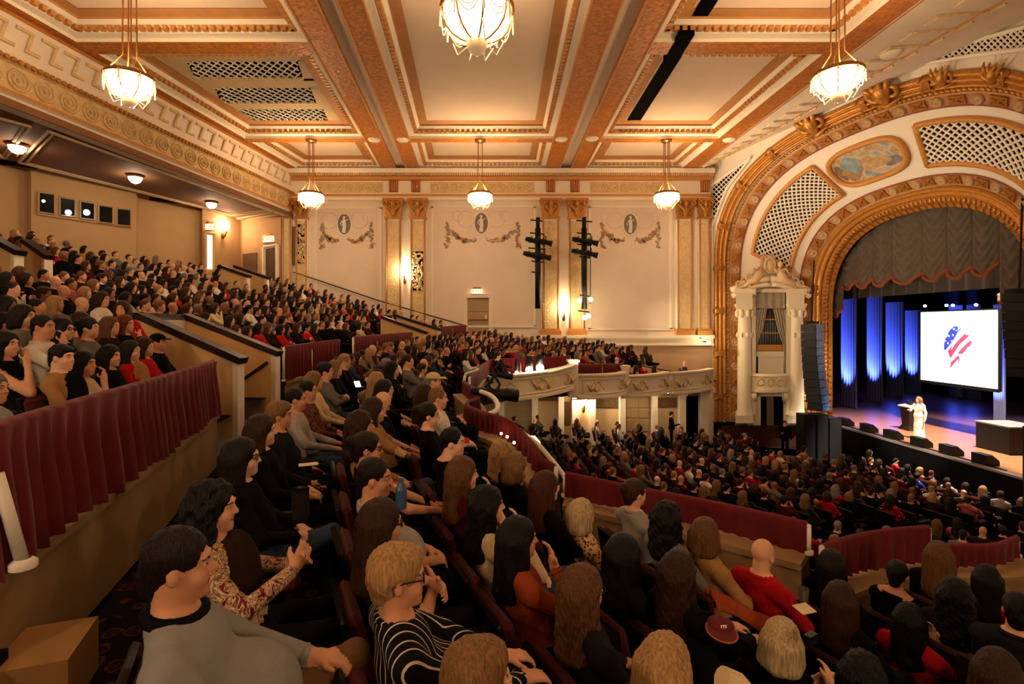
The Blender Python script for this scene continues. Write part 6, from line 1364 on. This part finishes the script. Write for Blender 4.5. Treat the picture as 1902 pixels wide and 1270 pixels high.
# row E, behind the long rail
P_(1180,916,4.6,'bun','brown','pale grey','person with brown hair in a bun and pale grey sweater',hy=.2,skin=2,seatlab='person with bun and pale grey sweater')
P_(1241,962,4.05,'curly','black','grey','person with big black curly hair and grey top at the rail',hy=.45,vol=1.05,seatlab='person with big black curls')
P_(1312,992,4.0,'bob','light brown','tan','person with light brown bob and tan coat at the rail',hy=.35,girth=1.1,seatlab='person in the tan coat')
P_(1418,1030,4.0,'bald','black','red','bald person in bright red shirt at the rail',fem=False,girth=1.15,hy=.3,skin=0,seatlab='bald person in red')
# bottom edge and right corner
P_(893,1262,1.7,'pixie','dark blonde','black','person with sandy hair cut off by the bottom edge, in front of stripes',pose='side',hy=.35,seatlab='sandy-haired person at the bottom edge')
P_(1240,1236,2.1,'bob','blonde','charcoal','person with golden blonde hair at the bottom edge, middle',pose='clasp',hy=.4,seatlab='golden blonde person at the bottom edge')
P_(1455,1190,2.95,'bob','pale blonde','black','person with straight pale blonde hair and black jacket holding a camera',pose='clasp',hy=.4,seatlab='pale blonde person with camera')
P_(1692,1150,4.1,'long','black','red','person with long black hair and coral red top, hand raised to face',pose='chin',sleeve='short',hy=.3,girth=1.1,seatlab='person in the coral red top')
P_(1563,1112,3.75,'long','brown','black','person with long straight brown hair in black, before the raised rail',hy=.4,seatlab='straight brown-haired person in black')
P_(1546,1048,4.5,'long','black','black','person with dark hair in front of the raised rail left post',hy=.4,seatlab='dark-haired person by the rail post')
P_(1668,1066,4.7,'short','black','black','person with cropped black hair and bare neck in black top',scoop=True,hy=.3,skin=1,seatlab='person with cropped hair and bare neck')
P_(1746,1032,4.6,'long','light brown','black','person with long light brown hair and black coat, right corner',hy=.35,seatlab='light brown-haired person in black coat')
P_(1835,1075,4.7,'long','black','red','person with black hair and thin red top at the right',hy=.4,sleeve='none',seatlab='person with thin red top')
P_(1893,1135,3.5,'short','black','charcoal','person in dark grey jacket cut off by the right edge',fem=False,hy=.3,seatlab='person cut off by the right edge')
P_(1775,1105,4.1,'wavy','black','charcoal','person with bushy black hair before the person in thin red',hy=.4,vol=1.1,seatlab='person with bushy black hair')
P_(1855,1250,2.75,'bob','brown','black','person with brown hair at the bottom right corner',hy=.35,seatlab='person at the bottom right corner')
P_(1605,1255,2.75,'wavy','black','black','person with black hair at the bottom edge below the coral red top',hy=.35,seatlab='person at the bottom below coral red')
# front rows of the upper balcony
P_(116,664,4.75,'short','black','tan','person in tan blazer with neat black hair behind the long parapet',fem=False,hy=-.1,skin=2,bangs=True,vest=topm['black'],seatlab='person in tan blazer')
P_(157,676,5.0,'long','black','cream','person with black hair in cream dress with dark bow, hand at chin',pose='chin',hy=-.05,sleeve='short',skin=1,seatlab='person in cream dress')
P_(206,662,5.7,'long','black','black','person with hooded black hair behind the parapet, in black',hy=-.1,seatlab='hooded person in black')
P_(244,652,6.15,'long','dark brown','red','person with dark hair in red shirt and brown jacket',hy=0,skin=2,vest=topm['tan'],seatlab='person in red shirt and brown jacket')
P_(271,645,6.6,'long','brown','red','person with brown hair in crimson shirt beside the black cap',hy=0,seatlab='person in crimson beside the cap')
P_(294,636,7.0,'short','black','black','person in black cap and black jacket at the parapet end',fem=False,cap=topm['black'],hy=0,skin=1,seatlab='person in black cap')
P_(82,608,5.05,'short','dark brown','white','person in white polo shirt with hand at chin',fem=False,pose='chin',sleeve='short',girth=1.15,hy=-.1,skin=1,seatlab='person in white polo')
P_(12,640,4.7,'long','black','black','person in black dress with cheek in hand at the left edge',pose='chin',sleeve='none',hy=-.1,seatlab='person in black dress')
P_(118,612,5.6,'long','black','charcoal','person with spectacles and black hair beside the white polo',spec=True,hy=0,seatlab='spectacled person beside white polo')
P_(166,610,6.0,'bun','black','grey','person with dark headband and taupe jacket behind the cream dress',hy=.1,seatlab='person in taupe jacket')
P_(-14,722,3.9,'bob','grey','pale grey','person in grey printed tee at the left edge by the parapet',sleeve='short',pose='lap',hy=0,seatlab='person in grey printed tee')
P_(46,588,5.5,'bob','dark brown','grey','person with dark bob and grey hooded top, left edge',hy=0,seatlab='person in grey hooded top')
P_(206,606,6.6,'long','light brown','dark brown','person with long light brown hair before the red sweater',hy=.1,seatlab='light brown-haired person before the red sweater')
P_(234,602,6.9,'long','red','black','person with red hair in black, hand at mouth',pose='chin',hy=.0,seatlab='red-haired person in black')
P_(226,574,7.6,'bob','chestnut','red','person in bright scarlet sweater turned sideways',girth=1.2,hy=-.4,yaw=-40,seatlab='person in scarlet sweater')
P_(191,556,8.2,'bob','brown','white','person in white knit sweater leaning at the stair wall',girth=1.15,hy=0,yaw=10,seatlab='person in white knit sweater')
# ---- things the foreground people hold or wear
def ph(name,mb,m,lab,cat): return obj(name,mb,[m],label=lab,cat=cat)
p=np.array(at(664,713,7.7)); mb=MB(); mb.cbox(p,(.08,.01,.13),rx=-1.0,rz=.5); ph('phone',mb,mat('phone_glow','#FFF4E0',.5,emit=2,ecol='#FFE8C8'),'glowing phone held in the aisle row','phone')
p=np.array(at(558,968,2.5)); mb=MB(); mb.lathe([(.03,0),(.04,.02),(.042,.15),(.044,.16)],tuple(p),14); o=ph('tumbler',mb,mat('dark_plastic','#17120F',.3),'dark drinking tumbler beside the paisley blouse','cup')
p=np.array(at(1338,1162,2.85)); mb=MB(); G=[[tuple(p+[.075*math.cos(t)*math.cos(a),.07*math.cos(t)*math.sin(a),.05*math.sin(t)]) for a in np.linspace(0,2*math.pi,17)[:-1]] for t in np.linspace(0,1.5,6)]; mb.grid(G,closev=True); mb.disc(p+[-.02,-.06,.0],.075,(1,0,0),(0,1,.1),16,0,R2=.085,th=.008,nrm=(0,0,1)); cp=ph('cap',mb,mat('cap_maroon','#5A1414',.8),'maroon cap lying on the lap of the shaggy brown-haired person','cap')
mb=MB(); mb.torus(p+[-.02,-.06,.004],.077,.005,(1,0,0),(0,1,.1),20,5,R2=.087); obj('brim_edge',mb,[mat('cap_edge','#A85A20',.7)],cp)
mb=MB(); 
for dx in (-.012,0,.012): mb.cbox(p+[dx-.01,-.06,.03],(.004,.008,.015),rx=-.6)
mb.cbox(p+[-.01,-.061,.037],(.03,.008,.004),rx=-.6); obj('cap_emblem',mb,[whitep],cp)
p=np.array(at(1375,1135,3.1)); mb=MB(); G=[]
for i in range(12):
    t=i/11; G.append([tuple(p+[(-.16+.36*t)*1.0,.05*math.sin(6*t)+.0,.1-.16*t+.04*math.sin(j*.9+5*t)])if 0 else tuple(p+np.array([-.18+.38*t,-.08+.17*j/9,.11-.2*t+.025*math.sin(j*1.7+4*t)-.06*((j-4.5)/4.5)**2])) for j in range(10)])
mb.grid(G); g_=ph('folded_garment',mb,topm['rust'],'rust coloured garment held before the bald person','garment'); md_=g_.modifiers.new('thick','SOLIDIFY'); md_.thickness=.015
for pp2 in g_.data.polygons: pp2.use_smooth=True
p=np.array(at(1506,1186,2.75)); mb=MB(); mb.cbox(p,(.075,.035,.05),rz=.5); cm=ph('camera',mb,black,'small black camera held by the pale blonde person','camera'); mb=MB(); mb.tube([p+[.01,.015,0],p+[.03,.05,.0]],.018,12); obj('camera_lens',mb,[black],cm)
p=np.array(at(1494,1130,3.5)); mb=MB(); mb.cbox(p,(.12,.09,.004),rz=.3,rx=.2); ph('programme_sheet',mb,mat('paper','#E0C8A0',.8),'pale folded programme lying right of the bald person','paper')
p=np.array(at(1493,1116,3.6)); mb=MB(); mb.lathe([(.028,0),(.035,.09)],tuple(p),14); ph('plastic_cup',mb,mat('clear_plastic','#5A5048',.1,spec=.8),'clear plastic cup behind the folded programme','cup')
p=np.array(at(745,915,3.0)); mb=MB(); mb.lathe([(.01,0),(.033,.01),(.034,.12),(.015,.16),(.014,.19),(.001,.19)],tuple(p-np.array([0,0,.1])),12); ph('water_bottle',mb,mat('bottle_blue','#3A5878',.15,spec=.7),'small water bottle beside the pale grey polo','bottle')
p=np.array(at(573,862,3.9)); mb=MB(); mb.cbox(p,(.14,.06,.004),rz=.4,rx=.1); ph('programme_sheet',mb,MATS['paper'],'white programme on the lap of the sandy-haired person','paper')
p=np.array(at(862,818,4.9)); mb=MB(); mb.cbox(p,(.1,.06,.01),rz=.3,rx=.7); ph('red_card',mb,mat('card_red','#B81E18',.6),'bright red card in front of the sharp-profiled person','card')
p=np.array(at(1340,1258,2.0)); mb=MB(); mb.tube([p+[.12,.02,-.12],p+[.05,.0,-.03],p],[.06,.055,.045],10); ph('coat_sleeve',mb,topm['cream'],'cream coat bundle at the bottom edge beside the golden blonde person','coat')
# ============================================================ ON STAGE
def stander(hd,look,lab,M,hc,yaw,scale,grp=None):
    p=dict(stand=True,scale=scale,**look); (v,f,ml),hr,HC,R,an=build_person(p,.02,.012); loc=place(hd,HC,yaw); o=link('person',np_mesh('person',v,f,ml,M),None,loc,yaw); tag(o,lab,'person',grp)
    if hr: link('hair',np_mesh('hair',hr[0],hr[1],np.zeros(len(hr[1]),int),[hairm[hc]]),o)
    return o
white_s=mat('cream_gown','#E6DCC8',.7)
q=onz(1706,815,ZS); stander((q[0],q[1],ZS+1.62*1.02),dict(hair='long',pose='stand',gown=True,hyaw=.0),'person in long cream outfit speaking beside the lectern',[skinm[2],white_s,white_s,shoem,eyem,lipm,white_s],'dark blonde',yaw_to(-1,-.25),1.02)
q=np.array(LP(1458,790,1.2)); stander((q[0],q[1],or_head(13,24)+.42),dict(hair='short',pose='lap' if 0 else 'stand',fem=False,hyaw=0),'usher in dark suit standing at the organ box doorway',[skinm[1],topm['black'],topm['black'],shoem,eyem,lipm,topm['black']],'black',yaw_to(-.6,-1),1.0)
q=np.array(at(1248,770,24.0)); stander((q[0],q[1],q[2]+.02),dict(hair='short',pose='stand',fem=False,hyaw=0),'person standing in black below the third box front',[skinm[1],topm['black'],topm['black'],shoem,eyem,lipm,topm['black']],'black',yaw_to(1,-.3),1.0)
# ============================================================ THE REST OF THE AUDIENCE
rc=random.Random(11)
VAR=[dict(hair='long',pose='lap'),dict(hair='bob',pose='lap'),dict(hair='short',pose='thigh',fem=False),dict(hair='wavy',pose='cross'),dict(hair='short',pose='cross',fem=False,girth=1.15),dict(hair='long',pose='chin',vol=1.05),dict(hair='pixie',pose='lap',girth=1.15),dict(hair='long',pose='clasp',legcross=1),dict(hair='bald',pose='lap',fem=False,girth=1.15),dict(hair='bun',pose='front'),dict(hair='curly',pose='lap'),dict(hair='short',pose='chin',fem=False),dict(hair='bob',pose='cross',girth=1.1)]
HW={'long':'long','bob':'bobbed','short':'short','wavy':'wavy','pixie':'cropped','bald':'bald','bun':'tied','curly':'curly'}
PROTO=[]
for q in VAR:
    q=dict(q); q['hyaw']=rc.uniform(.0,.25); (v,f,ml),hr,HC,R,an=build_person(q,.032,.022,hands=True)
    me=np_mesh('person',v,f,ml,[skinm[0],topm['black'],pantm['black'],shoem,eyem,lipm,topm['charcoal']]); hm=np_mesh('hair',hr[0],hr[1],np.zeros(len(hr[1]),int),[hairm['brown']]) if hr else None
    (v2,f2,ml2),hr2,HC2,R2,an2=build_person(q,.062,.046,hands=False,legs=False,lo_z=.42); PROTO.append((me,hm,HC,(v2,f2,ml2,hr2,HC2),q))
tops_w=[('black',30),('charcoal',13),('navy',8),('dark brown',8),('maroon',7),('red',6),('grey',6),('pale grey',4),('white',5),('cream',3),('tan',3),('denim blue',4),('olive',3),('rose',3),('mustard',1),('bright blue',1)]
hair_w=[('black',16),('dark brown',26),('brown',20),('chestnut',8),('light brown',10),('dark blonde',8),('blonde',6),('grey',4),('red',2)]
def wpick(w): return rc.choices([a for a,_ in w],[b for _,b in w])[0]
CAND=[]     # (pixel size, section, row, seat, head position, yaw)
def try_add(sec,row,st,hd,yw,poly=None):
    if hd[1]<1.2: return
    x,y=pix(hd)
    if not(-8<x<1912 and y<1262): return
    if poly is not None and not from_poly(x,y,poly): return
    for (mx,my) in MANUAL:
        if (mx-hd[0])**2+(my-hd[1])**2<.42**2: return
    if rc.random()<.035: return
    CAND.append((F*.25/hd[1],sec,row,st,hd,yw))
# upper balcony
def in_vom(X,Y):
    if 8.2<Y<10.8 and X>-6.6: return True
    if 19.7<Y<22.3 and X>-5.0: return True
    if 10.3<Y<13.6 and -12.9<X<-10.0: return True
    return 20.2<Y<22.6 and -11.4<X<-9.2
for i in range(13):
    R=27.72+.81*i; n=0; th=.46
    while th>-.52:
        th-=.565/R; n+=1; p=pol(R,th); 
        if p[1]>25.25 or (p[0]<-10.2 and p[1]>24.4) or (i>10 and p[1]>17.6): continue
        if in_vom(p[0],p[1]): continue
        hd=np.array([p[0]+rc.uniform(-.06,.06),p[1]+rc.uniform(-.06,.06),ub_head(R,p[1])+rc.uniform(-.05,.05)]); d=CC-hd[:2]; try_add('upper balcony',i,n,hd,yaw_to(*d)+rc.uniform(-.1,.1))
# mezzanine
for i in range(11):
    R=25.3-.75*i; n=0; th=.5
    while th>-.62:
        th-=.565/R; n+=1; p=pol(R,th)
        if p[1]>25.3 or R<r_rail(th)+.75: continue
        if p[1]<6.4 and p[0]<6.5: continue                  # nearest ones are placed by hand
        hd=np.array([p[0]+rc.uniform(-.05,.05),p[1]+rc.uniform(-.05,.05),lm_head(R,p[1])+rc.uniform(-.05,.05)]); d=np.array([19,16.5])-hd[:2]; try_add('mezzanine',i,n,hd,yaw_to(*d)+rc.uniform(-.1,.1))
# side boxes
for k,(x,y,Y) in enumerate(((1110,675,21.0),(1122,672,21.6),(1146,668,21.0),(1155,673,21.6),(1183,684,22.3),(1190,676,22.8),(1217,683,22.6),(1272,675,24.3),(1095,668,20.0),(1075,664,19.6))):
    try_add('side boxes',0,k+1,np.array(at(x,y,Y)),yaw_to(1,-.15))
# orchestra
OPOLY=[(940,745),(1000,765),(1330,778),(1390,790),(1500,800),(1562,806),(1875,905),(1902,930),(1902,985),(1760,1040),(1725,1040),(1540,1060),(1500,1040),(1440,1020),(1310,985),(1180,960),(1060,930),(1010,900),(985,860),(955,830),(938,800)]
OC=np.array([33,18.5])
for i in range(17):
    R=17.2+.93*i; n=0; th=1.0
    while th>-.6:
        th-=.56/R; n+=1; X=OC[0]-R*math.cos(th); Y=OC[1]-R*math.sin(th)
        if (Y>21.6 and X>12.3) or Y>23.9 or Y<4 or X>16.2 or X<1.0: continue
        a=(Y-18.5)/max(1,R)
        if abs(a-.12)<.028 or abs(a+.22)<.03: continue         # aisles
        hd=np.array([X+rc.uniform(-.06,.06),Y+rc.uniform(-.06,.06),or_head(X,Y)+rc.uniform(-.05,.05)]); try_add('orchestra',i,n,hd,yaw_to(OC[0]-12-X,OC[1]-Y)+rc.uniform(-.12,.12),OPOLY)
CAND.sort(key=lambda c:-c[0])
NIND=300-len(MANUAL)-3
ORD=['first','second','third','fourth','fifth','sixth','seventh','eighth','ninth','tenth','eleventh','twelfth','thirteenth','fourteenth','fifteenth','sixteenth','seventeenth','eighteenth']
SECT={'upper balcony':'upper balcony row','mezzanine':'mezzanine row','side boxes':'side box row','orchestra':'orchestra row'}
ONES=['','first','second','third','fourth','fifth','sixth','seventh','eighth','ninth','tenth','eleventh','twelfth','thirteenth','fourteenth','fifteenth','sixteenth','seventeenth','eighteenth','nineteenth']
TENS={20:('twentieth','twenty'),30:('thirtieth','thirty'),40:('fortieth','forty'),50:('fiftieth','fifty'),60:('sixtieth','sixty')}
def ordw(n):
    if n<20: return ONES[n]
    a,b=TENS[n//10*10]; return a if n%10==0 else b+'-'+ONES[n%10]
for k,(px_,sec,row,st,hd,yw) in enumerate(CAND[:NIND]):
    vi=rc.randrange(len(PROTO)); me,hm,HC,low,q=PROTO[vi]; tp=wpick(tops_w); hc=wpick(hair_w); sk=rc.choice((0,0,1,1,2,2,5,3,4)); pn=rc.choice(('black','black','denim','charcoal','brown'))
    x,y=pix(hd); side='left' if x<400 else ('middle' if x<900 else 'right'); hw=('%s %s-haired'%(HW[q['hair']],hc)) if hm else 'bald'
    lab='%s person, %s top, %s %s, %s seat from camera side'%(hw,tp,ORD[row],SECT[sec],ordw(max(1,st)))
    o=link('person',me,None,place(hd,HC,yw),yw); tag(o,lab,'person','audience of the '+sec)
    mats=[skinm[sk],topm[tp],pantm[pn]]
    for j,m in enumerate(mats): o.material_slots[j].link='OBJECT'; o.material_slots[j].material=m
    if hm: h_=link('hair',hm,o); h_.material_slots[0].link='OBJECT'; h_.material_slots[0].material=hairm[hc]
    if len(MANUAL)+k<298: seat(o.location,yw,'theatre seat under person in %s, %s %s, %s from camera side'%(tp,ORD[row],SECT[sec],ordw(max(1,st))))
# everyone further away, one joined crowd
LIB=skinm+[topm[a] for a,_ in tops_w]+[hairm[a] for a,_ in hair_w]+[eyem,lipm]; IX={m.name:i for i,m in enumerate(LIB)}
VV=[];FF=[];MM=[];off=0; SV=[];SF=[];so=0
sb=MB(); rbox(sb,(0,-.27,.70),(.5,.1,.52),.22,.04); sbv=np.array(sb.v)
for (px_,sec,row,st,hd,yw) in CAND[NIND:]:
    me,hm,HC,(v,f,ml,hr,HC2),q=rc.choice(PROTO); tp=topm[wpick(tops_w)].name; hc=hairm[wpick(hair_w)].name; sk=skinm[rc.choice((0,0,1,1,2,2,5,3,4))].name
    c,s_=math.cos(yw),math.sin(yw); Rz=np.array([[c,-s_,0],[s_,c,0],[0,0,1]]); lc=np.array(place(hd,HC2,yw))
    lut=np.array([IX[sk],IX[tp],IX[topm['black'].name],IX[topm['black'].name],IX[eyem.name],IX[lipm.name],IX[tp]])
    VV.append(v@Rz.T+lc); FF.append(f+off); MM.append(lut[ml]); off+=len(v)
    if hr: VV.append(hr[0]@Rz.T+lc); FF.append(hr[1]+off); MM.append(np.full(len(hr[1]),IX[hc])); off+=len(hr[0])
    SV.append(sbv@Rz.T+lc); SF.extend([tuple(so+i for i in ff) for ff in sb.f]); so+=len(sbv)
if VV:
    o=link('audience_crowd',np_mesh('audience_crowd',np.concatenate(VV),np.concatenate(FF),np.concatenate(MM),LIB)); tag(o,'seated audience filling the distant rows of orchestra and balcony','audience',kind='stuff')
    me=bpy.data.meshes.new('seat_backs'); me.from_pydata([tuple(p) for p in np.concatenate(SV)],[],SF); me.materials.append(seatred); tag(link('theatre_seats',me),'dark red seat backs among the distant audience rows','seats',kind='stuff')
print('CROWD',len(CAND),len(MANUAL),off)
